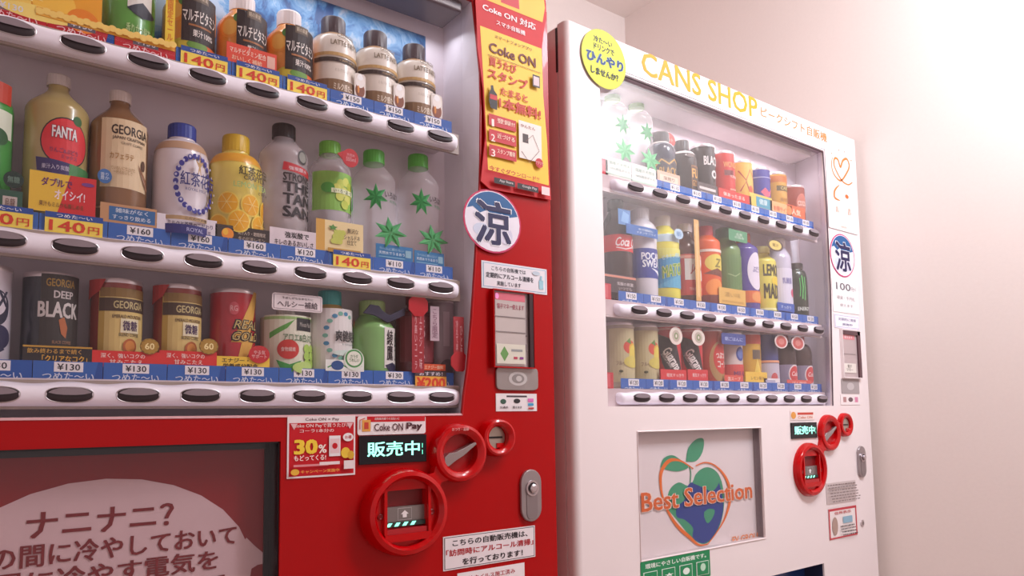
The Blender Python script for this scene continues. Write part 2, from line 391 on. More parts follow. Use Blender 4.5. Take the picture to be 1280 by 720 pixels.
b = MB(); b.tube([(x-.0008, YF-.0005, z) for x, z in edge], .0016, mat('#b00c12', rough=.3)); b.box(XL+.05, edge[-1][0], YF-.001, YF+.004, zb-.0015, zb+.0015, mat('#e9b8be', rough=.2)); obj('window_trim', b, rm)  # red edge trim, and a highlight along the sill painted as a pale bar
b = MB(); b.box(XL+.06, edge[0][0]-.012, YF+.012, YF+.075, zt-.020, zt-.001, mat('#57464e', rough=.35)); obj('lamp_housing', b, rm, bevel=.004)
area('red_case_fill', (.26, YF+.055, zt-.036), .76, .45, (.92, .94, 1), (0, 0, 0), .03)  # soft fill light added under the housing to brighten the case
b = MB(); x1, z0 = P(532, 120, 1.047); b.box(XL+.07, x1, 1.0465, 1.0475, H+.455, zt-.03, ice()); obj('backdrop_poster', b, rm)
SL = [.09990+.07*i for i in range(-3, 8)]
RR = [rail(rm, XL+.06, .629, SL, YF+.016, z) for z in RZ]
for i, z in enumerate(RZ):
    b = MB(); b.box(XL+.055, .632, YF+.026, 1.046, z+.006, z+.0185, mat('#e0d4da', rough=.5)); b.box(XL+.055, .634, YF+.022, YF+.027, z-.0165, z+.0165, mat('#a8988f', rough=.45)); obj('shelf', b, rm)
for za, zb2 in ((RZ[0]+.0155, zt-.002), (RZ[1]+.0155, RZ[0]-.0155), (RZ[2]+.0155, RZ[1]-.0155)):
    b = MB(); b.box(XL+.052, .632, YF+.0065, YF+.0078, za, zb2, GLASS); obj('glass_pane', b, rm)
N = None; REDP = '#c3202c'
plates(rm, SL, YF+.016, RZ[0], [('130', REDP, 0)]*5+[('140', BLUE, 1)]*3+[('150', BLUE2, 0)]*3)
plates(rm, SL, YF+.016, RZ[1], [('140', BLUE, 1)]*4+[('160', BLUE, 0)]*3+[('120', BLUE, 0), ('140', BLUE, 1), ('110', BLUE, 0), ('110', BLUE, 0)])
plates(rm, SL, YF+.016, RZ[2], [('130', BLUE2, 0)]*3+[('130', BLUE, 0)]*8)

def pcard(l, r, t, b_, bg, items=(), Y=YF+.0285, root=None, **k): return card('promo_card', root or rm, RC(l, r, t, b_, Y), Y, bg, items, **k)
# cards of row 1
pcard(-40, 128, -25, 26, '#f3a928', [('e', .25, .5, .2, .5, '#ffd861'), ('e', .62, .55, .17, .45, '#ffca4a'), ('e', .85, .3, .13, .3, '#f28a1c'), ('e', .5, .2, .3, .18, '#ffe27a'), star(.4, .6, .16, .09, 9, '#fff0a8')])
for i in range(7): pass
b = card('promo_card', rm, ((P(60, 14, YF+.027)[0]+P(207, 50, YF+.027)[0])/2, RZ[0]+.0355, .150, .010), YF+.027, '#f2b13a', [(('e', (j+.5)/22, .5+.18*(j % 2), .03, .42, '#ffd873')) for j in range(22)])
pcard(207, 219, -20, 57, '#f7d43a', [('t', '期\n間\n限\n定\nセ\nー\nル', .5, .5, .62, .84, '#e8842a', 2)])
for i, (l, r, t, bb) in enumerate(((208+75, 346, 60, 84), )):
    pcard(l, r, t, bb, '#e4482c', [('t', 'マルチビタミン配合', .42, .66, .72, .3, '#ffe9d8', 1), ('t', 'おいしく補給', .40, .28, .6, .26, '#ffd9b8', 1), ('r', .88, .5, .16, .62, '#e9b9a8')])
for i, X in enumerate((452, 501, 548)):       # small paper figures of a whipped cream cup
    Y = YF+.030
    l, r = X-9, X+5; rc = RC(l, r, 92+i*13, 122+i*13, Y)
    pcard(l, r, 92+i*13, 122+i*13, '#e9dfd6', [('e', .5, .3, .42, .3, '#8a4a30'), ('e', .5, .66, .4, .26, '#f7f0ea'), ('e', .5, .84, .24, .13, '#ffffff'), ('e', .34, .32, .1, .16, '#d98a3c')], Y=Y, rnd=rc[2]*.3)
# cards of row 2
pcard(4, 30, 214, 235, '#18342c', [('t', '無糖', .5, .5, .6, .4, '#6f8f80', 1)], rnd='disc')
pcard(-14, 28, 237, 268, '#2d5a48', [('r', .62, .5, .44, .5, '#c9beb8'), ('t', '烏龍', .62, .5, .32, .36, '#7a5a52', 1), ('t', 'お得', .18, .5, .2, .3, '#a9c0b0', 1)])
pcard(36, 120, 218, 267, '#f0c53c', [('p', [(.60, 1), (1, 1), (1, 0), (.42, 0)], '#d8242a'), ('t', 'ダブルで', .40, .76, .46, .22, '#6b2a6a', 2, 0), ('t', 'オイシイ!', .60, .47, .46, .24, '#fbe9f0', 2), ('t', '果汁もミルクも楽しめる', .48, .20, .66, .13, '#7a4a20', 1), ('e', .87, .82, .1, .05, '#7a3a8a')])
pcard(122, 140, 211, 229, '#3b6fb0', [('t', '香り\n豊か', .5, .5, .62, .5, '#cfe0f4', 1)], rnd='disc')
pcard(125, 196, 257, 281, '#c9976a', [('r', .56, .5, .82, .72, '#2f6aa6'), ('t', '雑味がなく', .55, .68, .58, .24, '#dce9f6', 1), ('t', 'すっきり飲める', .55, .34, .68, .24, '#dce9f6', 1)])
pcard(196, 271, 271, 296, '#e9e1ea', [('t', 'ミルクと茶葉のこだわり', .55, .62, .76, .24, '#4a3a6a', 1), ('t', 'やさしい甘さの紅茶', .6, .3, .6, .2, '#4a3a6a', .6)])
pcard(269, 337, 284, 305, '#3a2e2a', [('e', .22, .5, .11, .34, '#f0922c'), ('e', .18, .6, .05, .2, '#f7c03a'), ('t', '果汁入り・期間限定', .66, .66, .52, .24, '#d8c8b8', 1), ('t', '冬の紅茶レモン', .66, .32, .5, .24, '#b8a898', 1)])
pcard(337, 395, 287, 313, '#e3d6dc', [('t', '強炭酸で', .58, .72, .52, .3, '#2a2226', 2), ('t', 'キレのあるおいしさ', .52, .34, .84, .26, '#2a2226', 1)])
pcard(395, 454, 277, 318, '#efd9a2', [('r', .09, .5, .18, 1, '#d9a648')]+[('e', .42+.07*(j % 3)-.035*(j//3), .66-.14*(j//3), .055, .085, '#c9d05c') for j in range(9)]+[star(.34, .78, .1, .05, 5, '#4c8a34'), ('t', '贅沢な', .76, .74, .24, .15, '#5a3a20', 1), ('t', 'シャルドネ\n仕立て', .74, .46, .34, .3, '#4a3018', 1), ('r', .58, .1, .7, .12, '#c0902c')])
b = MB(); rc = RC(430, 448, 186, 209, YF+.012)
c = pcard(428, 448, 186, 209, '#c5222c', [('t', '天然水', .52, .66, .5, .16, '#f3b8bc', 1), ('t', '555ml', .52, .42, .6, .22, '#f3b8bc', 1)], Y=YF+.012, rnd='disc')
b.prism([(rc[0]-rc[2]*.50-.010, rc[1]+.003), (rc[0]-rc[2]*.34, rc[1]-rc[3]*.36), (rc[0]-rc[2]*.2, rc[1]+rc[3]*.45)], YF+.0125, YF+.0133, mat('#c5222c', noise=.03)); obj('promo_card_tip', b, c)
for (cx, cy) in ((488, 291), (541, 300)):
    Y = YF+.027; X, Z = P(cx, cy, Y); mb = MB()
    pts = []
    for i in range(14):
        a = PI/2+2*PI*i/14+.15; R_ = (.0245 if i % 2 == 0 else .0115); pts.append((X+1.15*R_*math.cos(a), Z+R_*math.sin(a)))
    mb.prism(pts, Y, Y+.0008, mat('#4fb66a', noise=.12, scale=300)); o = obj('promo_leaf', mb, rm)
    flat('printed_design', o, [('s', [(0, 0), (.86*(pts[k][0]-X), .86*(pts[k][1]-Z))], .0012, '#8fdc9a') for k in range(0, 14, 2)]+[('p', [(0, 0), (pts[k][0]-X, pts[k][1]-Z), (pts[k+1][0]-X, pts[k+1][1]-Z)], '#3a9e58') for k in range(0, 14, 2)], X, Z, 1, 1, Y)
for l, r, t, bb in ((470, 516, 307, 325), (518, 555, 315, 332)):
    pcard(l, r, t, bb, '#2374ac', [('t', 'ラベルに頼らない', .42, .70, .66, .2, '#bfe0ee', .6), ('t', '天然水でうるおう', .42, .42, .70, .22, '#e9f6fb', 1), ('r', .87, .5, .16, .5, '#8fb9cc'), ('r', .42, .14, .7, .05, '#8fc4de')])
# cards of row 3
pcard(28, 115, 433, 455, '#2a2326', [('t', '飲み終わるまで続く', .45, .72, .78, .28, '#d8a84a', 1), ('t', '「クリアなコク」', .60, .30, .66, .40, '#e9b23e', 2), ('r', .5, .97, 1, .1, '#c89a3a')])
for l, r in ((115, 199), (199, 271)):
    pcard(l, r, 439, 459, '#dc2c28', [('t', '深く、強いコクの', .45, .70, .66, .30, '#ffdcd4', 1.5), ('t', '甘みこたえ', .50, .32, .50, .30, '#ffdcd4', 1.5)])
for cx in (187, 261):
    pcard(cx-12, cx+12, 423, 443, '#8a6a24', [star(.5, .5, .5, .42, 12, '#b48a34'), ('t', '60', .5, .5, .5, .4, '#ffe9a8', 2)], Y=YF+.0265, rnd='disc')
pcard(271, 337, 446, 462, '#f2c83e', [('t', 'エナジー・', .34, .70, .5, .34, '#3a2a12', 2), ('t', '栄養成分配合', .44, .28, .66, .34, '#3a2a12', 2)])
pcard(311, 337, 432, 454, '#c81f26', [('t', 'やる気\nサポート', .5, .5, .72, .46, '#f6c0be', 1.5)], Y=YF+.0265, rnd='disc')
pcard(340, 403, 368, 389, '#efe2e4', [('r', .5, .5, .94, .84, '#8a7a82'), ('r', .5, .5, .92, .80, '#efe2e4'), ('t', '不足しがちなあなたに', .5, .74, .62, .14, '#5a4a52', 1), ('t', 'ヘルシー補給', .5, .38, .80, .40, '#5a4a52', 1.5)], rnd=.004)
pcard(430, 455, 436, 463, '#e9efe2', [('e', .5, .55, .44, .42, '#4f9e54'), ('e', .5, .55, .36, .34, '#f3f3e4'), ('t', 'カラダ\nうれしい', .5, .56, .5, .34, '#4f7a44', 1)], rnd='disc', Y=YF+.0265)
pcard(407, 455, 450, 464, '#eef0ea', [('s', [(.05, .3), (.3, .75), (.55, .35), (.95, .5)], .0018, '#3f9a52'), ('e', .3, .5, .16, .42, '#24508e')], Y=YF+.0272)
# dark bow and round tops of the green tea
X, Z = P(480, 395, YF+.030); bw = MB()
bw.prism([(X+x*.001, Z+z*.001) for x, z in ((-34, 2), (-22, 16), (-8, 15), (-2, 8), (9, 2), (26, 10), (36, 16), (36, 4), (20, -4), (6, -10), (-6, -4), (-16, 0))], YF+.030, YF+.033, mat('#2c2a44', rough=.5, bump=.3)); o = obj('promo_bow', bw, rm, bevel=.0008)
# tall ribbons with badge (second one hangs on the side wall)
def ribbon(l, r, t, b_, Y, up_, s1, s2, cy):
    o = pcard(l, r, t, b_, '#a81c2a', [('t', s1, .32, .48, .22, .86, '#f0c8cc', .8), ('t', s2, .72, .42, .22, .74, '#f0c8cc', .8)], Y=Y)
    rc = RC(l, r, t, b_, Y); X = rc[0]; R_ = rc[2]*.80; Z = P((l+r)/2, cy, Y)[1]; mb = MB()
    mb.prism([(X+R_*(1+.08*(k % 2))*math.cos(2*PI*k/16), Z+R_*(1+.08*(k % 2))*math.sin(2*PI*k/16)) for k in range(16)], Y-.0018, Y-.0002, mat('#c01c2a', rough=.3)); q = obj('badge', mb, o)
    return o, X, Z, R_
ribbon(515, 530, 376, 466, YF+.024, 1, '香\nり\n高\nい\nコ\nー\nラ', 'エ\nナ\nジ\nー\n味', 382)
ribbon(567, 580, 396, 450, YF+.013, 0, '冷\nえ\nて\nま\nす', 'ひ\nと\n息', 452)
pcard(538, 549, 383, 426, '#c9b0ba', [('t', 'こ\nち\nら\n限\n定', .5, .5, .6, .84, '#8a5a72', 1)], Y=YF+.026)
pcard(519, 557, 455, 463, '#e0582c', [('t', '炭酸エナジー飲料', .5, .5, .84, .6, '#f8d8b8', 1)], Y=YF+.0255)
pcard(519, 558, 464, 487, '#4a3a44', [('r', .5, .36, 1, .72, '#f6b23e'), ('t', 'おすすめ！', .5, .86, .74, .20, '#efe6f0', 1), ('t', '¥200', .5, .36, .92, .60, '#e2401c', 3)], Y=YF+.0245)

# ---- pillar of the red machine
def sticker(root, l, r, t, b_, bg, items, Y, name='sticker', **k): return card(name, root, RC(l, r, t, b_, Y), Y, bg, items, **k)
YS = YF-.0012
ZT = P(640, 245, YF-.004)[1]
board = MB(); Yb = YF-.006
OUT = [(596, 32), (597, 60), (604, 110), (607, 170), (601, 226), (612, 236), (689, 250), (688, 235), (682, 180), (679, 120), (677.5, 60), (680, 38), (683, 22), (682.5, 5), (680, -12), (672, -30), (650, -44), (620, -44), (600, -30), (594, -6)]
op = [P(x, y, Yb) for x, y in OUT]; board.prism(op, Yb, Yb+.003, mat('#c8101a', rough=.6)); board = obj('promo_board', board, rm)
def onb(poly, col): return ('p', [P(x, y, Yb) for x, y in poly], col)
X0, Z0 = P(600, 33, Yb); X1, Z1 = P(679, 220, Yb)
it = [onb([(600, 32), (677, 61), (679, 120), (684, 180), (686, 232), (610, 212), (608, 170), (605, 110)], '#f3c43a'),
      onb([(620, -40), (652, -40), (671, -26), (679, -8), (681, 10), (678, 28), (603, -2), (598, -12), (602, -28)], '#f0b83a'),
      onb([(626, -14), (648, -8), (649, 12), (626, 3)], '#c3202c')]
flat('printed_design', board, it, 0, 0, 1, 1, Yb)
def btext(s, cx, cy, w_px, h_px, col, bold=1, rot=0):
    rc = RC(cx-w_px/2, cx+w_px/2, cy-h_px/2, cy+h_px/2, Yb); return ('t', s, rc[0], rc[1], rc[2], rc[3], col, bold)
def brect(cx, cy, w_px, h_px, col):
    rc = RC(cx-w_px/2, cx+w_px/2, cy-h_px/2, cy+h_px/2, Yb); return ('r', rc[0], rc[1], rc[2], rc[3], col)
BRN = '#6a1c14'; DR = '#c3301c'
items = [btext('Coke ON 対応', 636, 21, 66, 9, '#f5e6e8', 2), btext('スマホ自販機', 638, 35, 36, 6, '#f5e6e8', 1.5),
    btext('スマートフォンアプリ', 641, 54, 46, 4, BRN, 1), btext('Coke ON', 640, 69, 58, 12, BRN, 2), brect(642, 80, 66, .6, BRN),
    btext('買うたび', 628, 82, 34, 11, DR, 3), btext('スタンプ', 634, 99, 50, 12, DR, 3), btext('たまると', 642, 119, 34, 9, DR, 3), btext('1本無料!', 649, 136, 52, 14, DR, 3)]
for k, (y, s) in enumerate(((154, '登録!!'), (173, '近づける'), (192, 'スタンプ獲得'))):
    items += [brect(627, y, 34, 14, '#c3202c'), btext(str(k+1), 615, y, 3 if k == 0 else 5, 9, '#ffe9e0', 1.2), btext(s, 631, y, 22, 6, '#ffd9c8', 1.5)]
items += [brect(661, 178, 28, 46, '#ece0da'), brect(655, 174, 7, 11, '#4a3a3a'), btext('かんたん', 658, 160, 18, 4, '#a86a5a', 1),
    ('s', [P(x, y, Yb) for x, y in ((650, 190), (660, 204), (672, 190), (664, 170), (655, 178))], .0010, '#7a4a44'),
    ('e', *P(672, 205, Yb), .0085, .0085, '#c3202c'), btext('アプリで', 672, 205, 9, 4, '#f5c8c8', 1),
    brect(668, 103, 9, 15, '#3a2a2a'), brect(668, 103, 7, 11, '#d8c0c4'),
    onb([(611, 108), (614, 108), (615, 114), (619, 120), (619.5, 132), (619, 139), (611, 136), (609, 128), (609, 118), (611, 113)], '#2a1614'), brect(614.5, 123, 9, 6, '#c3202c'),
    btext('今すぐダウンロード!!', 640, 218, 62, 6, '#c3202c', 2), brect(628, 229, 26, 7, '#2a1a1c'), brect(657, 236, 26, 7, '#2a1a1c'), btext('App Store', 630, 229, 17, 4, '#e8e0e0', 1), btext('Google Play', 659, 236, 18, 4, '#e8e0e0', 1),
    brect(679, 240, 10, 10, '#ecd0d0')]
flat('lettering', board, items, 0, 0, 1, 1, Yb-.0006)
d = sticker(rm, 579, 651, 237, 316, '#c4275a', [], YF-.004, rnd='disc')
rc = RC(579, 651, 237, 316, YF-.004)
def disc_art(rc): 
    up_ = [(.5+.46*math.cos(a*PI/20), .5+.46*math.sin(a*PI/20)) for a in range(2, 19)]+[(.16, .68), (.28, .60), (.40, .66), (.5, .58), (.66, .64), (.78, .60)]
    return [('e', .5, .5, .475, .475, '#e6dfea'), ('p', up_, '#1f5a92'), ('e', .3, .34, .14, .1, '#c9cfe2'), ('e', .72, .3, .12, .14, '#d3cfe2'), ('t', '涼', .5, .47, .66, .72, '#f2f0f6', 3), ('t', '涼', .5, .47, .63, .69, '#221a4c', 2.2)]
flat('printed_design', d, disc_art(rc), rc[0]-rc[2]/2, rc[1]-rc[3]/2, rc[2], rc[3], YF-.004)
sticker(rm, 602, 683.5, 331, 364, '#e3dfe6', [('r', .5, .5, .96, .88, '#7fb0cc'), ('r', .5, .5, .94, .84, '#e6e0e6'), ('t', 'こちらの自販機では', .40, .76, .52, .17, '#2a2a3a', 1), ('t', '定期的にアルコール清掃を', .42, .50, .72, .2, '#2a2a3a', 2), ('t', '実施しています', .40, .23, .36, .17, '#2a2a3a', 1), ('r', .9, .36, .07, .34, '#9cc6d6'), ('r', .9, .62, .03, .16, '#9cc6d6'), ('e', .82, .78, .06, .08, '#c0ccd8')], YS)
# card reader, a recessed grey unit with a dark right jamb
rc = RC(614, 663, 366, 459, YF); x0, x1, z0, z1 = rc[0]-rc[2]/2, rc[0]+rc[2]/2, rc[1]-rc[3]/2, rc[1]+rc[3]/2
b = MB(); t_ = .002
for a in ((x0-t_, x0, z0-t_, z1+t_), (x1, x1+t_, z0-t_, z1+t_), (x0, x1, z1, z1+t_), (x0, x1, z0-t_, z0)): b.box(a[0], a[1], YF-.010, YF, a[2], a[3], RED)
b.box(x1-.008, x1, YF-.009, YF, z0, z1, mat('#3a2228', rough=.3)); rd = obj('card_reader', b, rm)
b = MB(); b.box(x0, x1-.008, YF-.004, YF, z0, z1, mat('#b3a6a6', rough=.35, metal=.3)); b.box(x0+.001, x1-.011, YF-.0055, YF-.004, z0+.028, z0+.0285+.010, mat('#8a7c7c')); b.box(x0+.001, x1-.011, YF-.0055, YF-.004, z0+.052, z0+.053, mat('#6a5c5c')); obj('reader_face', b, rd)
flat('lettering', rd, [('r', .45, .5, .8, .96, '#c2b4b0'), ('r', .45, .93, .8, .10, '#d86a7a'), ('e', .1, .93, .05, .04, '#ff9ad8'), ('t', '電子マネー使えます', .46, .80, .72, .07, '#b05a6a', 1), ('r', .45, .66, .8, .012, '#857878'), ('r', .45, .46, .8, .012, '#857878'), ('r', .45, .17, .76, .26, '#d9d3c4'), ('p', [(.16, .17), (.27, .27), (.38, .17), (.27, .07)], '#6a9a54'), ('r', .6, .22, .3, .03, '#9a9a9a'), ('r', .56, .12, .1, .03, '#c0405a'), ('r', .72, .12, .1, .03, '#8a3a90')], x0, z0, x1-x0-.004, z1-z0, YF-.0058)
rc = RC(619, 671, 459, 488, YF); b = MB(); b.prism([(rc[0]+x*rc[2]/2, rc[1]+z*rc[3]/2) for x, z in superell(1, 1, 7, 40)], YF-.004, YF, mat('#a39a98', rough=.3, metal=.5)); o = obj('touch_reader', b, rm, bevel=.001)
flat('printed_design', o, [('e', 0, 0, .22, .3, '#c4bcba'), ('e', 0, 0, .15, .2, '#8e8482'), ('e', .02, 0, .07, .12, '#c4bcba')], rc[0], rc[1], rc[2], rc[3], YF-.0042)
sticker(rm, 620, 671, 492, 514, '#e9e0e2', [('r', .5, .84, .5, .1, '#4a4048'), ('e', .17, .55, .07, .14, '#3a5a4a'), ('e', .50, .58, .08, .13, '#2a2426'), ('r', .84, .62, .14, .2, '#d86ab0'), ('r', .84, .38, .14, .14, '#3a9ac8'), ('t', '交通系', .18, .22, .2, .14, '#3a3038', 1), ('t', '電子決済', .5, .22, .22, .14, '#3a3038', 1), ('r', .84, .16, .14, .1, '#c03a3a')], YS)

# ---- lower part of the red machine
b = MB(); zz = WZB
b.box(WX0, WX1, YF+.038, YF+.042, WZB, WZT, mat('#8c0d14', rough=.35, noise=.03, scale=5)); panel = obj('display_panel', b, rm)
b = MB(); D_ = mat('#170d14', rough=.3)
b.box(WX0, WX1, YF+.004, YF+.038, WZT-.002, WZT+.003, D_); b.box(WX1-.002, WX1+.003, YF+.004, YF+.038, WZB, WZT, D_); b.box(WX0-.003, WX0+.002, YF+.004, YF+.038, WZB, WZT, D_)
b.box(WX0, WX1, YF+.004, YF+.038, WZB-.003, WZB+.002, D_); b.box(WX0, WX1, YF+.034, YF+.0375, WZT-.010, WZT, D_); b.box(WX1-.009, WX1, YF+.034, YF+.0375, WZB, WZT, D_); obj('display_frame', b, rm)
Yq = YF+.038
bub = [P(340, 698, Yq), P(312, 682, Yq), P(313, 700, Yq)]
cxy = P(128, 735, Yq); tx = P(314, 735, Yq)[0]; tz = P(140, 598, Yq)[1]; rx = tx-cxy[0]; rz = tz-cxy[1]
items = [('e', cxy[0], cxy[1], rx, rz, '#d8b8bc'), ('p', [P(x, y, Yq) for x, y in ((308, 672), (318, 682), (342, 702), (322, 706), (306, 716), (296, 690))], '#d8b8bc')]
flat('speech_bubble', panel, items, 0, 0, 1, 1, Yq)
def ptext(s, l, r, cy, hp, Yt, col, bold, dy=0):   # lettering on a level line that recedes to the right
    xa, xb = P(l, cy, Yt)[0], P(r, cy, Yt)[0]; z = P((l+r)/2, cy, Yt)[1]; h_ = P((l+r)/2, cy-hp/2, Yt)[1]-P((l+r)/2, cy+hp/2, Yt)[1]
    return ('t', s, (xa+xb)/2, z, xb-xa, h_, col, bold)
MAR = '#7c141c'
flat('lettering', panel, [ptext('ナニナニ？', 33, 217, 650, 31, Yq, MAR, 2), ptext('夜の間に冷やしておいて', -52, 295, 686, 28, Yq, MAR, 2), ptext('昼に冷やす電気を', -10, 272, 716, 27, Yq, MAR, 2), ptext('減らしているんだって', -10, 280, 748, 27, Yq, MAR, 2)], 0, 0, 1, 1, Yq-.0008)
b = MB(); b.box(WX0+.001, WX1-.001, YF+.008, YF+.011, WZB+.001, WZT-.001, GLASS); obj('glass_pane', b, rm)
# stickers round the coin unit
sticker(rm, 359, 444, 520, 596, '#efe2e4', [('r', .5, .46, .95, .86, '#c8202a'), ('t', 'Coke ON × Pay', .5, .94, .5, .06, '#6a3a40', 1), ('t', 'Coke ON Payで買うたびに', .5, .84, .84, .08, '#f8dcdc', 1), ('t', 'コーラ1本分の', .42, .76, .5, .06, '#f8dcdc', 1), ('p', [(.04, .88), (.14, .88), (.09, .78)], '#e7b8bc'), ('p', [(.86, .88), (.96, .88), (.91, .78)], '#e7b8bc'),
    ('t', '30', .26, .50, .34, .24, '#f6cf3a', 4), ('t', '%', .50, .46, .12, .14, '#f8e8e0', 2), ('t', 'もどってくる!', .32, .32, .46, .09, '#fff0ea', 2), ('r', .68, .50, .17, .34, '#efe6e8'), ('r', .68, .50, .14, .24, '#e9c8cc'), ('e', .68, .5, .04, .05, '#c8202a'), ('e', .88, .64, .08, .07, '#f3ecec'), ('t', 'お得', .88, .64, .1, .06, '#c8202a', 1), ('e', .84, .38, .07, .09, '#e9c23a'), ('e', .92, .34, .05, .07, '#d8a82c'),
    ('r', .33, .20, .5, .035, '#e08a90'), ('r', .60, .22, .3, .05, '#efdcdc'), ('e', .10, .10, .06, .05, '#e9b43a'), ('t', 'キャンペーン実施中', .46, .10, .56, .055, '#f0b04a', 1), ('r', .89, .18, .16, .14, '#e9dcdc')], YS)
sticker(rm, 447, 532, 520, 543, '#efe2e4', [('r', .56, .84, .86, .30, '#c8202a'), ('t', '自動販売機での支払いに', .42, .86, .36, .14, '#f3d8d8', 1), ('r', .12, .5, .12, .62, '#e0a04a'), ('r', .12, .5, .06, .36, '#c8402a'), ('s', [(.03, .3), (.03, .8), (.1, .9)], .0012, '#c8402a'), ('t', 'Coke ON', .44, .40, .42, .40, '#5a2a30', 1), ('t', 'Pay', .82, .40, .24, .46, '#4a1a20', 3)], YS, rnd=.0035)
def display(root, l, r, t, b_, Y, s, bold=1.5):
    rc = RC(l, r, t, b_, Y); mb = MB(); mb.box(rc[0]-rc[2]/2, rc[0]+rc[2]/2, Y-.003, Y, rc[1]-rc[3]/2, rc[1]+rc[3]/2, mat('#14141c', rough=.15)); o = obj('status_display', mb, root, bevel=.0008)
    flat('lit_lettering', o, [('t', s, 0, .02, .78, .52, '*8ff0d8', bold), ('r', .43, .1, .012, .16, '*5ac8a8'), ('r', .43, -.14, .012, .16, '*5ac8a8')], rc[0], rc[1], rc[2], rc[3], Y-.0032)
display(rm, 448, 532, 544, 579, YF-.0002, '販売中')
RC2 = mat('#c00007', rough=.2, coat=.35, noise=.02)
def coin_unit(root, big, mid, small, Y, dep, sx_=1):
    (bx, bz, bR), (mx, mz, mR), (sx, sz, sR) = big, mid, small
    hole = bR*.62
    g = ring_unit('coin_ring', root, (bx, bz), bR, Y, dep, RC2, bR*.78, 'big')
    # note slot plate inside the big ring
    b = MB(); q = bR*.78; w_, h_ = bR*.50, bR*.52
    b.lathe([(q, -dep*.55), (q*.999, -dep*.52), (q, 0)], RC2, (bx, Y, bz), 48, axis='y', caps=False)
    ring = [(bx+q*math.cos(2*PI*k/48), Y-dep*.5, bz+q*math.sin(2*PI*k/48)) for k in range(48)]
    sq = []
    for k in range(48):
        a = 2*PI*k/48; c, s = math.cos(a), math.sin(a); m = max(abs(c)/w_, abs(s)/h_); sq.append((bx+c/m, Y-dep*.5, bz+s/m))
    sqb = [(x, Y-.001, z) for x, y, z in sq]
    b.grid([ring+[ring[0]], sq+[sq[0]], sqb+[sqb[0]]], RC2)
    b.box(bx-w_*1.16, bx-w_*1.02, Y-dep*.72, Y-dep*.5, bz-h_*1.0, bz+h_*1.15, RC2); b.box(bx+w_*1.02, bx+w_*1.16, Y-dep*.72, Y-dep*.5, bz-h_*1.0, bz+h_*1.15, RC2)
    b.box(bx-w_*1.16, bx+w_*1.16, Y-dep*.8, Y-dep*.5, bz-h_*1.25, bz-h_*.92, RC2)
    pl = obj('slot_surround', b, g, smooth=30)
    b = MB(); b.box(bx-w_, bx+w_, Y-.0014, Y-.0005, bz-h_, bz+h_, mat('#7a1016', rough=.4)); b.box(bx-w_, bx+w_, Y-dep*.30, Y-.0014, bz-h_*.45, bz+h_*.25, mat('#8f8886', rough=.3, metal=.6)); b.box(bx-w_, bx+w_, Y-dep*.62, Y-.0014, bz-h_*1.0, bz-h_*.70, mat('#b02028', rough=.3)); nt_ = obj('note_slot', b, g)
    A = [('p', [(0, .12), (.2, -.05), (.1, -.05), (.1, -.2), (-.1, -.2), (-.1, -.05), (-.2, -.05)], '#efe8e8')]
    A += [('s', [(x, z) for x, z in ((-.34, .22), (.34, .22), (.34, -.30), (-.34, -.30), (-.34, .22))], .0006, '#d8cfcf')]
    flat('arrow_mark', g, A, bx, bz-.05*h_, w_, h_, Y-dep*.30-.0002)
    st = [('p', [(-1+.4*k, -.5), (-.8+.4*k, -.5), (-.68+.4*k, -.34), (-.88+.4*k, -.34)], '*7fe8c4') for k in range(4)]+[('r', 0, -.42, 2, .2, '#2a3a34')]
    st = [st[-1]]+st[:-1]; flat('lit_stripes', g, st, bx, bz-.1*h_, w_*.98, h_, Y-dep*.44)
    for s in (-1, 1):
        b = MB(); b.lathe([(bR*.07, -.0015), (bR*.05, -.0022), (.0004, -.0010)], mat('#8a0c10', rough=.3), (bx+s*q*.82, Y-dep*.5, bz-h_*.1), 16, axis='y'); obj('screw', b, g)
    # coin return lever
    m_ = ring_unit('lever_ring', root, (mx, mz), mR, Y, dep*.8, RC2, mR*.66, 'mid')
    b = MB(); b.lathe([(mR*.72, -.0012), (mR*.70, -.0015), (.0004, -.0015)], mat('#b00e14', rough=.3), (mx, Y, mz), 40, axis='y'); obj('back_plate', b, m_)
    b = MB(); L_ = [(-.62, -.30, .17), (-.45, -.22, .22), (-.2, -.12, .15), (.1, .02, .13), (.4, .20, .09), (.68, .36, .05)]
    top = [(mx+x*mR+(-.4)*w_*0, mz+(y+w2)*mR) for x, y, w2 in L_]; bot = [(mx+x*mR, mz+(y-w2)*mR) for x, y, w2 in L_][::-1]
    b.prism(top+bot, Y-dep*.62, Y-.002, mat('#b3a9aa', rough=.25, metal=.8)); obj('return_lever', b, m_, bevel=.0012)
    # coin slot
    s_ = ring_unit('coin_slot_ring', root, (sx, sz), sR, Y, dep*.75, RC2, sR*.62, 'small')
    b = MB(); b.lathe([(sR*.62, -.004), (sR*.58, -.0052), (.0004, -.0052)], mat('#b9b0a4', rough=.3, metal=.7), (sx, Y, sz), 36, axis='y'); b.box(sx-sR*.42, sx+sR*.42, Y-.0062, Y-.005, sz-sR*.05, sz+sR*.06, mat('#1c1416', rough=.5)); b.box(sx+sR*.05, sx+sR*.5, Y-.0070, Y-.0052, sz-sR*.55, sz-sR*.30, RC2); obj('coin_slot', b, s_)
    for o, cx_ in ((g, bx), (m_, mx), (s_, sx)):
        for q_ in [o]+list(o.children):
            for v_ in q_.data.vertices: v_.co.x = (cx_-org(root).x)+(v_.co.x-(cx_-org(root).x))*sx_
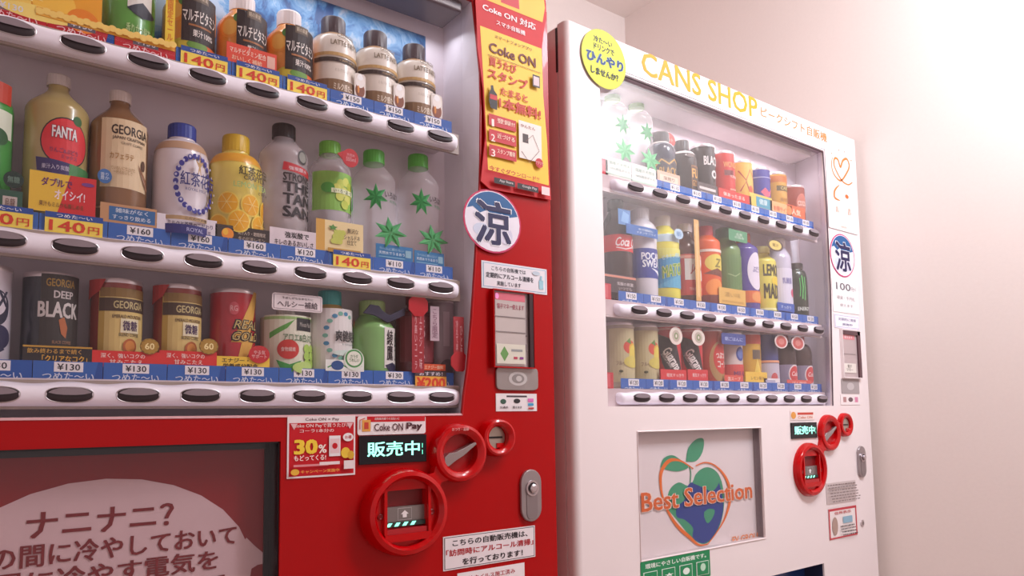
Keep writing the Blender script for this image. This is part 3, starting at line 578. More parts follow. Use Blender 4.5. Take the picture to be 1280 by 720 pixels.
    # webs between the rings
    for (ax, az, aR), (cx, cz, cR), wd in ((big, mid, .010), (mid, small, .008)):
        b = MB(); d = Vector((cx-ax, cz-az)); L = d.length; d /= L; n = Vector((-d.y, d.x)); p0 = Vector((ax, az))+d*aR*.93; p1 = Vector((cx, cz))-d*cR*.93
        e = .55
        b.prism([tuple(p0+n*wd*1.7), tuple((p0+p1)/2+n*wd), tuple(p1+n*wd*1.7), tuple(p1-n*wd*1.7), tuple((p0+p1)/2-n*wd), tuple(p0-n*wd*1.7)], Y-dep*.55, Y-.0002, RC2)
        obj('ring_web', b, root, bevel=.001)
    return g, m_, s_
def cR(l, r, t, b_, Y, dep): 
    x, z = P((l+r)/2, (t+b_)/2, Y-dep)[0], P((l+r)/2, (t+b_)/2, Y-dep)[1]
    return RC(l, r, t, b_, Y-dep)[3]/2
def cunit(root, Bg, Md, Sm, Y, dep, **k):
    o = []
    for q in (Bg, Md, Sm):
        X, Z = P(q[0], q[1], Y-dep*.5); o.append((X, Z, q[2]))
    return coin_unit(root, *o, Y, dep, **k)
g, m_, s_ = cunit(rm, (508, 640, .0605), (575, 566, .0435), (623, 547, .0292), YF, .026, sx_=1.07)
flat('lettering', m_, [('t', 'おつり・返却', *P(575, 536.5, YF-.02), .030, .0050, '#f0b8b4', 1)], 0, 0, 1, 1, YF-.0212)
def lock(root, cx, cy, w_, h_, Y):
    X, Z = P(cx, cy, Y); r = w_/2
    pts = [(X+r*math.cos(a*PI/12), Z+h_/2-r+r*math.sin(a*PI/12)) for a in range(13)]+[(X+r*math.cos(a*PI/12), Z-h_/2+r+r*math.sin(a*PI/12)) for a in range(12, 25)]
    b = MB(); b.prism(pts, Y-.006, Y, mat('#a89ea0', rough=.32, metal=.7)); l = obj('lock', b, root, bevel=.0018)
    b = MB(); zc = Z+h_*.14
    b.lathe([(r*.62, -.0062), (r*.60, -.0088), (r*.46, -.0088), (r*.44, -.0066)], CHROME, (X, Y, zc), 32, axis='y', caps=False)
    b.lathe([(r*.34, -.0062), (r*.34, -.0125), (r*.22, -.0140), (.0005, -.0140)], CHROME, (X, Y, zc), 28, axis='y'); obj('lock_cylinder', b, l, smooth=30)
    b = MB(); b.prism([(X-r*.46, zc-r*.3), (X+r*.46, zc-r*.3), (X+r*.1, zc-r*1.25), (X-r*.1, zc-r*1.25)], Y-.0066, Y-.006, mat('#2c2226')); b.lathe([(r*.44, -.0066), (.0005, -.0066)], mat('#2c2226'), (X, Y, zc), 28, axis='y', caps=False); obj('key_guide', b, l)
    b = MB(); b.prism([(X+r*.55*x, Z-h_*.17+h_*.28*z) for x, z in superell(1, 1, 4, 28)], Y-.0072, Y-.006, mat('#9a9092', rough=.35, metal=.7)); obj('handle_grip', b, l, bevel=.0008)
lock(rm, 662, 619, .042, .084, YF)
sticker(rm, 554, 669, 664, 705, '#efe4e6', [('r', .5, .5, .98, .94, '#4a4246'), ('r', .5, .5, .965, .90, '#eadfe2'), ('t', 'こちらの自動販売機は、', .50, .78, .82, .20, '#2a2024', 2.5), ('t', '「訪問時にアルコール清掃」', .50, .50, .95, .20, '#b3202a', 2.5), ('t', 'を行っております！', .52, .20, .66, .20, '#2a2024', 2.5)], YS)
sticker(rm, 572, 656, 710, 756, '#efe4e6', [('t', '抗ウイルス施工済み', .5, .82, .7, .14, '#b3202a', 1.5), ('e', .3, .3, .12, .2, '#3a9ac8'), ('e', .62, .34, .18, .22, '#3a7ab8')], YS)

# ------------------------------------------------------------------ white machine (right)
WHT = mat('#f0e2e2', rough=.26, noise=.015, coat=.4, scale=5)
wm = thing('vending_machine', 'white drinks vending machine at right with round red coin rings, beside the wall', 'vending machine', (1.36, 1.3, 0))
XL, XR = .854, 1.874
ox0, oz0 = P(760, 508, YF); ox1 = P(1039.5, 480, YF)[0]; oxt, ozt = P(1028.5, 189, YF)
ex = [(oxt, ozt), (P(1033, 260, YF)[0], P(1033, 260, YF)[1]), (P(1038, 360, YF)[0], P(1038, 360, YF)[1]), (ox1, oz0)]
wx0, wx1 = P(798, 600, YF)[0], P(953.5, 600, YF)[0]; wz1, wz0 = P(875, 537, YF)[1], P(880, 687, YF)[1]
px1, pz1 = P(1030, 704, YF); px0 = P(925, 716, YF)[0]
b = MB(); b.box(XL+.002, XR-.004, 1.06, 1.70, .06, H+.716, mat('#e6d2d4', rough=.35)); b.box(XL+.05, XR-.05, 1.1, 1.66, 0, .06, mat('#6a5a5c')); obj('cabinet', b, wm, bevel=.006)
b = MB(); T2 = H+.722; th = .006
b.box(XL+.012, XR, YF, YF+th, ozt, T2, WHT); b.box(XL+.012, ox0, YF, YF+th, oz0, ozt, WHT); b.prism(ex+[(XR, oz0), (XR, ozt)], YF, YF+th, WHT)
b.box(XL+.012, XR, YF, YF+th, wz1, oz0, WHT); b.box(XL+.012, wx0, YF, YF+th, .10, wz1, WHT); b.box(wx1, XR, YF, YF+th, pz1, wz1, WHT); b.box(wx0, wx1, YF, YF+th, pz1, wz0, WHT)
b.box(wx0, px0, YF, YF+th, .10, pz1, WHT); b.box(px1, XR, YF, YF+th, .10, pz1, WHT); b.box(px0, px1, YF, YF+th, .10, pz1-.16, WHT)
# rounded left corner of the door, then its side
rows = [[(XL+.012-.012*math.sin(a*PI/16), YF+.012-.012*math.cos(a*PI/16), z) for a in range(9)] for z in (.10, T2)]
b.grid(rows, WHT); b.box(XL, XL+.004, YF+.012, YF+.024, .10, T2, WHT); b.box(XL+.003, XL+.02, YF+.024, YF+.0262, .10, T2, mat('#8a7478')); b.box(XL, XL+.004, YF+.0262, 1.06, .06, T2-.004, WHT)
b.box(XR-.006, XR, YF+th, 1.06, .10, T2, WHT); b.box(XL+.004, XR, YF+.008, 1.06, T2-.006, T2-.0005, WHT); obj('front_panel', b, wm, smooth=40)
b = MB(); b.box(XL-.0012, XL+.002, YF+.0235, YF+.0285, P(704, 92, YF+.024)[1], P(704, 38, YF+.024)[1], mat('#1c1418', rough=.5)); obj('hinge_slot', b, wm)
case(wm, ox0, ex, oxt+.03, YF+th, 1.045, oz0, ozt, INNER, YF+.004)
b = MB(); b.tube([(x, YF-.0004, z) for x, z in ex], .0016, mat('#5a4248', rough=.4)); b.box(ox0, oxt, YF-.001, YF+.004, ozt-.002, ozt+.0012, mat('#5a4248', rough=.4)); obj('window_trim', b, wm)
b = MB(); b.box(ox0+.02, oxt-.02, YF+.020, YF+.085, ozt-.014, ozt-.001, mat('#cbbabd', rough=.35)); obj('lamp_housing', b, wm, bevel=.003)
area('white_case_fill', ((ox0+oxt)/2, YF+.055, ozt-.030), .68, .34, (1, .95, .97), (0, 0, 0), .03)  # added fill for the case interior, no tube burns in this housing
WZ = [H+.44224, H+.20186, H+.03417]; WS = [1.03215+.07*i for i in range(10)]
for z in WZ:
    rail(wm, WS[0]-.056, 1.694, WS, YF+.014, z, hs=.78)
    b = MB(); b.box(ox0+.004, 1.70, YF+.026, 1.043, z+.002, z+.0175, mat('#ddccd0', rough=.4)); b.box(ox0+.004, 1.70, YF+.020, YF+.026, z-.0165, z+.0165, mat('#c9b4b6', rough=.45)); obj('shelf', b, wm)
    card('sold_out_card', wm, (WS[0]-.068, z+.032, .020, .030), YF+.0225, '#c8303c', [('r', .3, .5, .6, .8, '#d85a64')])
plates(wm, WS, YF+.014, WZ[0], [('110', BLUE, 0)]*10, zt=.037, zb=.010); plates(wm, WS, YF+.014, WZ[1], [('150', BLUE, 0)]*10, zt=.037, zb=.010); plates(wm, WS, YF+.014, WZ[2], [('120', BLUE, 0)]*10, zt=.037, zb=.010)
for za, zb2 in ((WZ[0]+.0155, ozt-.002), (WZ[1]+.0155, WZ[0]-.0155), (WZ[2]+.0155, WZ[1]-.0155)):
    b = MB(); b.box(ox0+.001, 1.702, YF+.0065, YF+.0078, za, zb2, GLASSW); obj('glass_pane', b, wm)
def wcard(l, r, t, b_, bg, items=(), Y=YF+.0265, **k): return pcard(l, r, t, b_, bg, items, Y=Y, root=wm, **k)
# cards of row 1
for i, (x, y) in enumerate(((781, 188), (813, 200))):
    Y = YF+.022; X, Z = P(x, y, Y); mb = MB(); pts = []
    for k in range(14):
        a = PI/2+2*PI*k/14+.15; R_ = (.024 if k % 2 == 0 else .0115); pts.append((X+1.25*R_*math.cos(a), Z+R_*math.sin(a)))
    mb.prism(pts, Y, Y+.0008, mat('#6fcf88', noise=.12, scale=300)); o = obj('promo_leaf', mb, wm)
    flat('printed_design', o, [('p', [(0, 0), (pts[k][0]-X, pts[k][1]-Z), (pts[k+1][0]-X, pts[k+1][1]-Z)], '#55b873') for k in range(0, 14, 2)], X, Z, 1, 1, Y)
for l, r, t, bb in ((757, 789, 199, 222), (790, 820, 208, 232)):
    wcard(l, r, t, bb, '#e9e6df', [('t', '国産の天然水', .55, .72, .8, .18, '#8fae9a', 1), ('t', '100%再生ボトル', .55, .42, .8, .16, '#9ab0a4', 1), ('r', .5, .14, 1, .1, '#cfe3d3')], Y=YF+.0225)
wcard(829, 844, 166, 183, '#d8453c', [('t', 'ホット', .5, .5, .6, .3, '#f3b8a8', 1)], rnd='disc', Y=YF+.05)
wcard(822, 850, 216, 232, '#dcb49a', [('r', .5, .5, .8, .5, '#e9d2bc'), ('t', '深煎り', .5, .5, .5, .3, '#8a5a3a', 1)])
wcard(872, 897, 230, 246, '#5a4c4a', [('r', .5, .6, .8, .2, '#d8ccc8'), ('t', '無糖ブラック', .5, .24, .7, .22, '#cfc2bc', 1)])
wcard(899, 939, 240, 254, '#d8352e', [('t', '体あったまる', .46, .6, .66, .36, '#f8cfc2', 2), ('r', .5, .14, .9, .14, '#e8846a')])
wcard(937, 965, 244, 262, '#e9c25a', [('r', .6, .5, .62, .7, '#4a9ab0'), ('t', '健康', .6, .55, .36, .4, '#dcecec', 1)])
wcard(963, 990, 254, 270, '#f0b27a', [('t', 'お得サイズ', .5, .5, .7, .4, '#c8502c', 2), ('e', .86, .6, .12, .36, '#f28a4a')])
wcard(984, 1006, 258, 273, '#e8683a', [('t', '人気', .5, .5, .5, .5, '#f8dcc0', 2)])
# cards of row 2
wcard(754, 795, 344, 366, '#47373a', [('r', .5, .9, 1, .12, '#d88a74'), ('t', '炭酸の刺激', .66, .52, .5, .2, '#cfc0c0', 1), ('t', 'いつでも', .66, .26, .4, .18, '#b8a8a8', 1)])
wcard(783, 822, 283, 295, '#2f6ab8', [('r', .5, .5, .96, .8, '#2a68b4'), ('t', '水分補給に', .62, .66, .5, .26, '#d3e3f4', 1), ('t', 'イオンサプライ', .62, .32, .62, .26, '#d3e3f4', 1)], Y=YF+.0225)
wcard(773, 788, 262, 281, '#4f86c4', [('p', [(.2, .2), (.8, .1), (.9, .7), (.4, .9)], '#7fb0e0')], Y=YF+.024)
wcard(843, 854, 286, 299, '#b9d3e8', [('t', '新', .5, .5, .5, .5, '#6a9ac8', 1)], rnd='disc', Y=YF+.0225)
wcard(869, 875, 275, 376, '#e3b06a', [('r', .5, .5, .4, .9, '#ecc488')], Y=YF+.024)
wcard(899, 932, 361, 381, '#e0b25e', [('t', '濃い味', .5, .6, .6, .3, '#b88a3c', 1), ('r', .5, .18, .8, .12, '#cc9c4a')])
wcard(911, 934, 288, 302, '#5a9a70', [('t', 'お茶\nの旨み', .56, .5, .5, .5, '#cfe3d0', 1)], Y=YF+.024, rnd=.004)
wcard(959, 979, 299, 314, '#5a4842', [('e', .5, .5, .38, .38, '#e9cf72'), ('t', '果汁', .5, .5, .4, .3, '#8a6a34', 1)], rnd='disc', Y=YF+.0225)
wcard(972, 993, 379, 389, '#3a5fb0', [('t', 'すっきり', .5, .5, .6, .4, '#cfd8ee', 1)])
# cards of row 3
for l, r in ((826, 858), (860, 885)):
    wcard(l, r, 462, 476, '#d82f34', [('t', '眠気すっきり', .56, .5, .66, .34, '#f8d8d4', 1)])
for cx, cy, ry in ((845, 420, 11), (873, 422, 10)):
    wcard(cx-8, cx+8, cy-ry, cy+ry, '#efe2d8', [('e', .5, .5, .30, .34, '#c8b8a8'), ('e', .5, .5, .16, .2, '#8a9a6a'), ('e', .5, .5, .06, .1, '#efe2d8')], rnd='disc', Y=YF+.021)
wcard(902, 932, 417, 431, '#3c4f9a', [('t', '朝ごはんに', .5, .5, .74, .36, '#b8c4e8', 1.5)], rnd=.004, Y=YF+.022)
wcard(906, 929, 469, 478, '#e05a4c', [('t', '温スープ', .5, .5, .7, .5, '#f8dcd0', 1)])
wcard(932, 959, 465, 479, '#eec24a', [('t', 'レモン果汁', .55, .45, .6, .34, '#9a6a2a', 1)])
wcard(955, 975, 473, 480, '#ece2e4', [('r', .4, .5, .6, .4, '#b8b0c8')])
for i, (cx, cy) in enumerate(((976.5, 427), (997.5, 429))):
    wcard(cx-8, cx+8, cy-8.5, cy+8.5, '#f0dedc', [('e', .5, .5, .40, .42, '#d05a54'), ('e', .5, .5, .22, .22, '#e08a80')], rnd='disc', Y=YF+.021)
wcard(984, 1014, 475, 483, '#dc5a50', [('t', 'びん限定', .5, .5, .6, .5, '#f8d0c8', 1)])
# lettering of the header
hpl = obj('header_plate', (lambda m: (m.box(ox0-.005, XR-.02, YF-.0012, YF, ozt+.006, T2-.006, mat('#e6e6ee', rough=.25, coat=.4, noise=.01)), m)[1])(MB()), wm)
flat('lettering', hpl, [ptext('CANS SHOP', 802, 945, 107, 27, YF, '#e29c08', 1.5)], 0, 0, 1, 1, YF-.0014)
flat('lettering', hpl, [ptext('ピークシフト自販機', 951, 1032, 156, 12, YF, '#d8823c', 1.3)], 0, 0, 1, 1, YF-.0014)
d = sticker(wm, 727, 782, 38, 110, '#b9b44a', [('e', .5, .5, .49, .49, '#dfe03a'), ('t', '冷た〜い', .48, .80, .42, .11, '#24303a', 3), ('t', 'ドリンクで', .5, .67, .46, .11, '#24303a', 3), ('t', 'ひんやり', .52, .48, .84, .19, '#5a86c8', 5), ('t', 'ひんやり', .52, .48, .82, .18, '#24306a', 1.5), ('t', 'しませんか？', .5, .25, .62, .12, '#24303a', 3)], YF-.0034, rnd='disc')
# heart and moon drawing on the right pillar
def hp(x, y): return P(x, y, YS)
ORG_ = '#d97a34'
hs = [(1040, 197), (1039, 207), (1042, 218), (1050, 226), (1057, 218), (1061, 208), (1058, 199), (1053, 201), (1050, 209), (1047, 200), (1043, 198), (1042, 206), (1047, 218), (1053, 227), (1060, 231), (1065, 228)]
def smooth_curve(p, n=5):
    o = []
    for i in range(len(p)-1):
        a, b_, c, d_ = p[max(i-1, 0)], p[i], p[i+1], p[min(i+2, len(p)-1)]
        for k in range(n):
            t = k/n; o.append(tuple(.5*(2*b_[j]+(c[j]-a[j])*t+(2*a[j]-5*b_[j]+4*c[j]-d_[j])*t*t+(3*b_[j]-a[j]-3*c[j]+d_[j])*t**3) for j in (0, 1)))
    return o+[p[-1]]
pc = sticker(wm, 1034, 1069, 190, 288, WHT, [], YS-.0009, name='pillar_poster')
dr = [('s', [hp(*q) for q in smooth_curve(hs)], lambda t: .0032+.0034*math.sin(t*PI), ORG_)]
dr += [('s', [hp(*q) for q in smooth_curve([(1049, 231), (1043, 238), (1043, 247), (1050, 251)])], lambda t: .001+.0065*math.sin(t*PI), ORG_), ('e', *hp(1058, 246), .0085, .0055, '#d86a2c')]
dr += [('e', *hp(x, y), .003, .0015, ORG_) for x, y in ((1039, 192), (1048, 188), (1055, 190), (1063, 201))]
flat('printed_design', pc, dr, 0, 0, 1, 1, YS-.0009)
LT = [('t', '夜に\n冷やす', *hp(1046, 262), .016, .018, '#e0a07a', 1), ('t', '昼は\n省エネ', *hp(1061, 265), .016, .018, '#e0a07a', 1), ('t', 'ピークシフト', *hp(1054, 276), .030, .006, '#e8a890', .6), ('t', '自動販売機', *hp(1054, 284), .028, .005, '#e8a890', .6)]
flat('lettering', pc, LT, 0, 0, 1, 1, YS-.0016)
d = sticker(wm, 1038, 1068, 293, 346, '#c4276a', [], YS, rnd='disc'); rc = RC(1038, 1068, 293, 346, YS); flat('printed_design', d, disc_art(rc), rc[0]-rc[2]/2, rc[1]-rc[3]/2, rc[2], rc[3], YS)
sticker(wm, 1041, 1073, 350, 391, '#f3ecec', [('t', '100', .42, .78, .56, .22, '#6a6068', 1), ('t', '円から', .82, .74, .2, .14, '#9a8a90', .6), ('t', '硬貨・千円札', .5, .44, .7, .12, '#b0a2a6', .6), ('t', '使えます', .5, .22, .5, .1, '#b8aaae', .6)], YS)
sticker(wm, 1043, 1074, 394, 411, '#e9e3ec', [('r', .5, .5, .96, .86, '#b9b4d0'), ('r', .5, .5, .93, .78, '#efe8ee'), ('t', '定期的に清掃', .5, .66, .7, .2, '#8a86a8', 1), ('t', '実施中', .5, .3, .4, .18, '#8a86a8', 1)], YS)
rc = RC(1051, 1073, 414, 472, YF); x0, x1, z0, z1 = rc[0]-rc[2]/2, rc[0]+rc[2]/2, rc[1]-rc[3]/2, rc[1]+rc[3]/2
b = MB()
for a in ((x0-t_, x0, z0-t_, z1+t_), (x1, x1+t_, z0-t_, z1+t_), (x0, x1, z1, z1+t_), (x0, x1, z0-t_, z0)): b.box(a[0], a[1], YF-.008, YF, a[2], a[3], WHT)
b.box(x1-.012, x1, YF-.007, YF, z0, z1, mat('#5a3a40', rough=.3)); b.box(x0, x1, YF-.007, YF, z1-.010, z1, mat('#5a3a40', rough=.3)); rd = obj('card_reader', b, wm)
b = MB(); b.box(x0, x1-.012, YF-.003, YF, z0, z1-.008, mat('#c3b0b0', rough=.35, metal=.2)); obj('reader_face', b, rd)
flat('lettering', rd, [('r', .45, .86, .78, .1, '#e08a90'), ('t', '使えます', .44, .86, .5, .06, '#f8e4e4', 1), ('r', .45, .5, .78, .01, '#8f8080'), ('r', .45, .2, .76, .2, '#e6dcd4'), ('t', '電子\nマネー', .42, .2, .4, .14, '#8a8078', 1)], x0, z0, x1-x0-.01, z1-z0, YF-.0034)
sticker(wm, 1052, 1074, 474, 492, '#a89c9c', [('e', .5, .5, .2, .26, '#c4baba')], YS)
sticker(wm, 1051, 1075, 493, 506, '#f0e4e4', [('r', .2, .5, .16, .5, '#b88a8a'), ('e', .5, .5, .12, .22, '#6a5458'), ('r', .8, .5, .16, .5, '#d88aa8')], YS)
# lower window with the apple drawing
b = MB(); b.box(wx0, wx1, YF+.020, YF+.024, wz0, wz1, mat('#e9dcdc', rough=.35, noise=.02)); wp = obj('display_panel', b, wm)
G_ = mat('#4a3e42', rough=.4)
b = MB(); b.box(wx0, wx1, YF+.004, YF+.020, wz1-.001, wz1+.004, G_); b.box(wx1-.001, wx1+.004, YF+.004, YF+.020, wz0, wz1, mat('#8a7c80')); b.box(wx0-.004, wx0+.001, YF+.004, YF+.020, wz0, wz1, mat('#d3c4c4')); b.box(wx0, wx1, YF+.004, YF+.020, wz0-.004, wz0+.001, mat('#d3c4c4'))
b.tube([(wx0, YF-.0005, wz0), (wx1, YF-.0005, wz0), (wx1, YF-.0005, wz1), (wx0, YF-.0005, wz1)], .0016, mat('#f3e4e4', rough=.2), closed=True); obj('display_frame', b, wm)
Yw = YF+.020
def ap(x, y): return P(x, y, Yw)
GR, NV, OR = '#3f9a72', '#24408c', '#e8712a'
A = [('p', [ap(*q) for q in smooth_curve([(834, 636), (836, 614), (848, 603), (862, 607), (872, 590), (884, 584), (896, 590), (903, 606), (905, 632), (900, 656), (890, 674), (878, 680), (864, 672), (850, 655), (834, 636)])], GR),
     ('p', [ap(*q) for q in smooth_curve([(858, 610), (864, 603), (876, 606), (888, 600), (895, 596), (901, 612), (904, 634), (899, 656), (889, 673), (878, 679), (866, 672), (866, 660), (856, 650), (846, 646), (846, 634), (856, 624), (858, 610)])], NV),
     ('p', [ap(*q) for q in smooth_curve([(866, 604), (870, 592), (884, 585), (896, 592), (898, 604), (890, 614), (880, 610), (866, 604)])], GR),
     ('p', [ap(*q) for q in smooth_curve([(880, 640), (886, 636), (893, 638), (890, 648), (884, 654), (880, 646), (880, 640)])], GR),
     ('p', [ap(*q) for q in smooth_curve([(857, 577), (860, 560), (870, 549), (879, 549), (878, 564), (870, 576), (857, 577)])], GR),
     ('p', [ap(*q) for q in smooth_curve([(825, 584), (829, 573), (840, 569), (852, 576), (860, 584), (848, 589), (836, 588), (825, 584)])], GR),
     ('s', [ap(*q) for q in smooth_curve([(861, 582), (863, 592), (862, 604)])], .003, GR),
     ('s', [ap(*q) for q in smooth_curve([(866, 586), (850, 576), (836, 576), (826, 590), (826, 612), (832, 634), (845, 656), (862, 672), (873, 681), (884, 680)])], lambda t: .0024+.013*math.sin(t*PI)**2*(.6+.4*math.sin(9*t)), OR),
     ('s', [ap(*q) for q in smooth_curve([(869, 582), (882, 578), (896, 584), (908, 600), (912, 622), (906, 646), (896, 664), (884, 680)])], lambda t: .0022+.007*math.sin(t*PI)**2*(.6-.4*math.sin(8*t)), OR)]
flat('printed_design', wp, A, 0, 0, 1, 1, Yw)
flat('lettering', wp, [ptext('Best Selection', 800, 939, 620, 24, Yw, '#f6dccf', 4), ptext('Best Selection', 800, 939, 620, 23, Yw, '#dc6428', 1.6), ptext('FV GROUP', 914, 950, 672, 9, Yw, '#e58a50', 2)], 0, 0, 1, 1, Yw-.0024)
b = MB(); b.box(wx0+.001, wx1-.001, YF+.007, YF+.009, wz0+.001, wz1-.001, GLASS); obj('glass_pane', b, wm)
sticker(wm, 801, 888, 694, 730, '#1d8a55', [('t', '環境にやさしい自販機です。', .5, .80, .88, .17, '#eef6ee', 2), ('r', .125, .36, .19, .5, '#e8f2e8'), ('r', .375, .36, .19, .5, '#e8f2e8'), ('r', .625, .36, .19, .5, '#e8f2e8'), ('r', .875, .36, .19, .5, '#e8f2e8'), ('r', .125, .36, .17, .46, '#1d8a55'), ('r', .375, .36, .17, .46, '#1d8a55'), ('r', .625, .36, .17, .46, '#1d8a55'), ('r', .875, .36, .17, .46, '#1d8a55'), ('e', .625, .38, .05, .12, '#e8f2e8'), star(.375, .38, .07, .03, 5, '#e8f2e8'), ('e', .875, .4, .04, .14, '#bfe0c8'), ('e', .125, .36, .06, .1, '#bfe0c8')], YS, rnd=.004)
# product slot
b = MB(); b.box(px0, px1, YF+.05, YF+.055, pz1-.16, pz1, mat('#24407a', rough=.2)); b.box(px0, px1, YF+.004, YF+.05, pz1-.001, pz1+.004, G_); b.box(px1-.001, px1+.004, YF+.004, YF+.05, pz1-.16, pz1, mat('#2a3050')); b.box(px0-.004, px0+.001, YF+.004, YF+.05, pz1-.16, pz1, G_); b.box(px0, (px0+px1)/2, YF+.045, YF+.05, pz1-.16, pz1, mat('#7a6c70', rough=.3)); obj('delivery_slot', b, wm)
sticker(wm, 988, 1018, 513, 525, '#f0dcd8', [('r', .62, .66, .66, .24, '#c84a3c'), ('t', 'Coke ON', .6, .28, .6, .26, '#d8805c', 1), ('e', .12, .5, .1, .36, '#e09a4a')], YS)
display(wm, 988, 1020, 528, 548, YF-.0002, '販売中', 2)
cunit(wm, (1014, 587, .0600), (1038, 541, .0425), (1058, 531, .0285), YF, .016)
lock(wm, 1075.5, 577, .036, .078, YF)
sticker(wm, 1033, 1070, 602, 628, '#cdbcba', rough_lines(7, .5, .88, .9, .125, .05, '#8a7876', 3), YS)
sticker(wm, 1036, 1071, 634, 672, '#efe2e0', [('r', .5, .96, 1, .08, '#c8404a'), ('r', .5, .03, 1, .05, '#c8404a'), ('r', .02, .5, .04, 1, '#c8404a'), ('r', .98, .5, .04, 1, '#c8404a'), ('t', '住所表示', .5, .84, .6, .1, '#c84a4a', 1), ('e', .2, .42, .1, .3, '#b09488'), ('r', .66, .58, .34, .22, '#8fb4c8')]+rough_lines(4, .64, .38, .5, .09, .04, '#4a3a3c', 8), YS)
b = MB(); X, Z = P(1077.5, 654, YF); b.lathe([(.008, 0), (.008, -.002), (.0055, -.003), (.0005, -.003)], CHROME, (X, YF, Z), 24, axis='y'); b.box(X-.001, X+.001, YF-.0034, YF-.003, Z-.004, Z+.004, mat('#1c1416')); obj('key_cylinder', b, wm)
# ------------------------------------------------------------------ drinks in the red machine
def xs(i, d=-.018): return .0999+.07*i+d
B1, B2, B3 = .4635, .2215, .0520
G1 = 'drinks on the top shelf of the red machine'; G2 = 'drinks on the middle shelf of the red machine'; G3 = 'drinks on the bottom shelf of the red machine'
K = '#2a2024'
# top shelf
ORJ = [('e', -1.0, .56, .42, .115, '#f29a2a'), ('e', -1.0, .56, .32, .085, '#f7b84e'), ('e', .95, .56, .4, .12, '#f29a2a'), ('e', -.62, .66, .22, .05, '#4c8a34')]
VIT = ORJ+[('e', -.55, .18, .55, .10, '#d8c23a'), ('e', .35, .15, .55, .11, '#e86a2a'), ('e', -.1, .22, .4, .05, '#6a9a3a'), ('r', .05, .50, 1.5, .50, '#2c2022'), ('r', 0, .72, .62, .09, '#6a5a4a'), ('t', '朝の果実', 0, .72, .5, .05, '#d8c8b0', 1), ('t', 'マルチビタミン', .02, .52, 1.36, .13, '#f3ebe4', 1.5), ('r', 0, .42, .9, .02, '#a86a3a'), ('t', '果汁100%', .1, .34, .8, .075, '#f3ebe4', 1.5)]
drink('pet', xs(-1), YP, B1, .14, .033, '#e8801e', 'amber orange drink bottle, only its foot showing at the top left corner', 'bottle', [('e', 0, .4, .5, .2, '#f7b84e')], cap='#e9e2e0', group=G1)
drink('pet', xs(0), YP, B1, .14, .033, '#ee8f26', 'orange juice bottle behind the yellow fruit cut-out, left of the green can', 'bottle', [('e', -.3, .4, .5, .2, '#f7c86a'), ('e', .4, .25, .4, .16, '#e86a1e')], cap='#e9e2e0', group=G1)
drink('can', xs(1), YP, B1, .15, .034, '#5fa046', 'green tea can with white panel and dark leaf on the top shelf', 'can', [('r', .15, .62, .95, .5, '#e3dfd6'), ('t', '茶', .2, .78, .5, .2, K, 2), ('p', [(-.35, .36), (-.1, .40), (.2, .44), (.5, .40), (.85, .37), (.6, .33), (.2, .30), (-.1, .32)], '#2a2f3e'), ('t', '香り立つ緑茶', .1, .18, .9, .10, '#bfdc9a', 1.5)], group=G1)
v = drink('pet', .228, YP, B1, .132, .033, '#ee9a3a', 'black label fruit juice bottle behind the first of the three 140 price cards', 'bottle', VIT, cap='#e8dedd', capr=.0175, caph=.022, sh=.38, group=G1)
dup(v, (.298, YP, B1+H), 'black label fruit juice bottle in the middle of the row of three')
dup(v, (.3655, YP, B1+H), 'black label fruit juice bottle right beside the first coffee latte bottle')
LAT = [('t', 'GEORGIA', -.05, .735, .80, .04, '#8a7a62', 1), ('t', 'LATTE NISTA', 0, .655, 1.45, .055, '#7a664a', 1.2), ('r', 0, .53, 3, .035, '#c8a26a'), ('r', 0, .47, 3, .045, '#3e2e2a'), ('t', 'CAFE LATTE', .1, .47, .9, .022, '#c8a26a', .8), ('t', 'ミルクとエスプレッソ', 0, .36, 1.1, .035, '#a89a8a', .6), ('r', 0, .13, 3, .26, '#8a6a4c'), ('t', 'ミルク感たっぷり', 0, .185, 1.2, .075, '#efe0cc', 2), ('t', 'カフェラテ', 0, .085, 1.0, .075, '#efe0cc', 2)]
v = drink('alcan', .4345, YP, B1, .145, .034, '#eae0d4', 'cream latte bottle can with dark cap beside the juice bottles, first of three', 'bottle', LAT, cap='#43343a', capr=.0185, caph=.026, group=G1, band=(.755, .815, '#b98a58'))
dup(v, (.505, YP, B1+H), 'cream latte bottle can with dark cap, middle of the three')
dup(v, (.575, YP, B1+H), 'cream latte bottle can with dark cap at the right end of the top shelf')
# middle shelf
drink('pet', xs(-1)-.004, YP, B2, .20, .031, '#4aa04c', 'bright green bottle cut by the left edge of the picture', 'bottle', [('r', .3, .78, 1.0, .12, '#c8402a'), ('r', .4, .60, 1.0, .16, '#e3ecd8'), ('e', .3, .52, .4, .05, '#1f5a2a')], cap='#e8e2e0', group=G2)
drink('pet', xs(0), YP, B2, .200, .0335, '#b6a26a', 'cloudy yellow soda bottle with round red label badge', 'bottle',
      [('e', .0, .545, .80, .150, '#2a1c24'), ('e', .0, .545, .76, .142, '#e0303a'), ('e', .35, .69, .16, .03, '#2f6a34'), ('t', 'FANTA', -.05, .60, .80, .075, '#2a2440', 6), ('t', 'FANTA', -.05, .60, .78, .07, '#f6eef0', 3), ('t', 'りんご&ぶどう', -.05, .49, .86, .03, '#7a3a6a', 1), ('t', 'ミックス', .1, .455, .5, .025, '#7a3a6a', 1), ('p', [(-.9, .44), (.1, .42), (.1, .33), (-.85, .36)], '#3a2f6a'), ('p', [(.1, .42), (.95, .41), (.95, .32), (.1, .33)], '#3f8a4a'), ('t', '果汁入り炭酸', -.3, .385, .8, .03, '#cfc8e0', 1), ('r', .2, .30, 1.1, .035, '#cfc49a'), ('t', 'しぜんなおいしさ', .2, .30, .9, .02, '#5a4a3a', 1)], cap='#d8ccc8', group=G2, sh=.24)
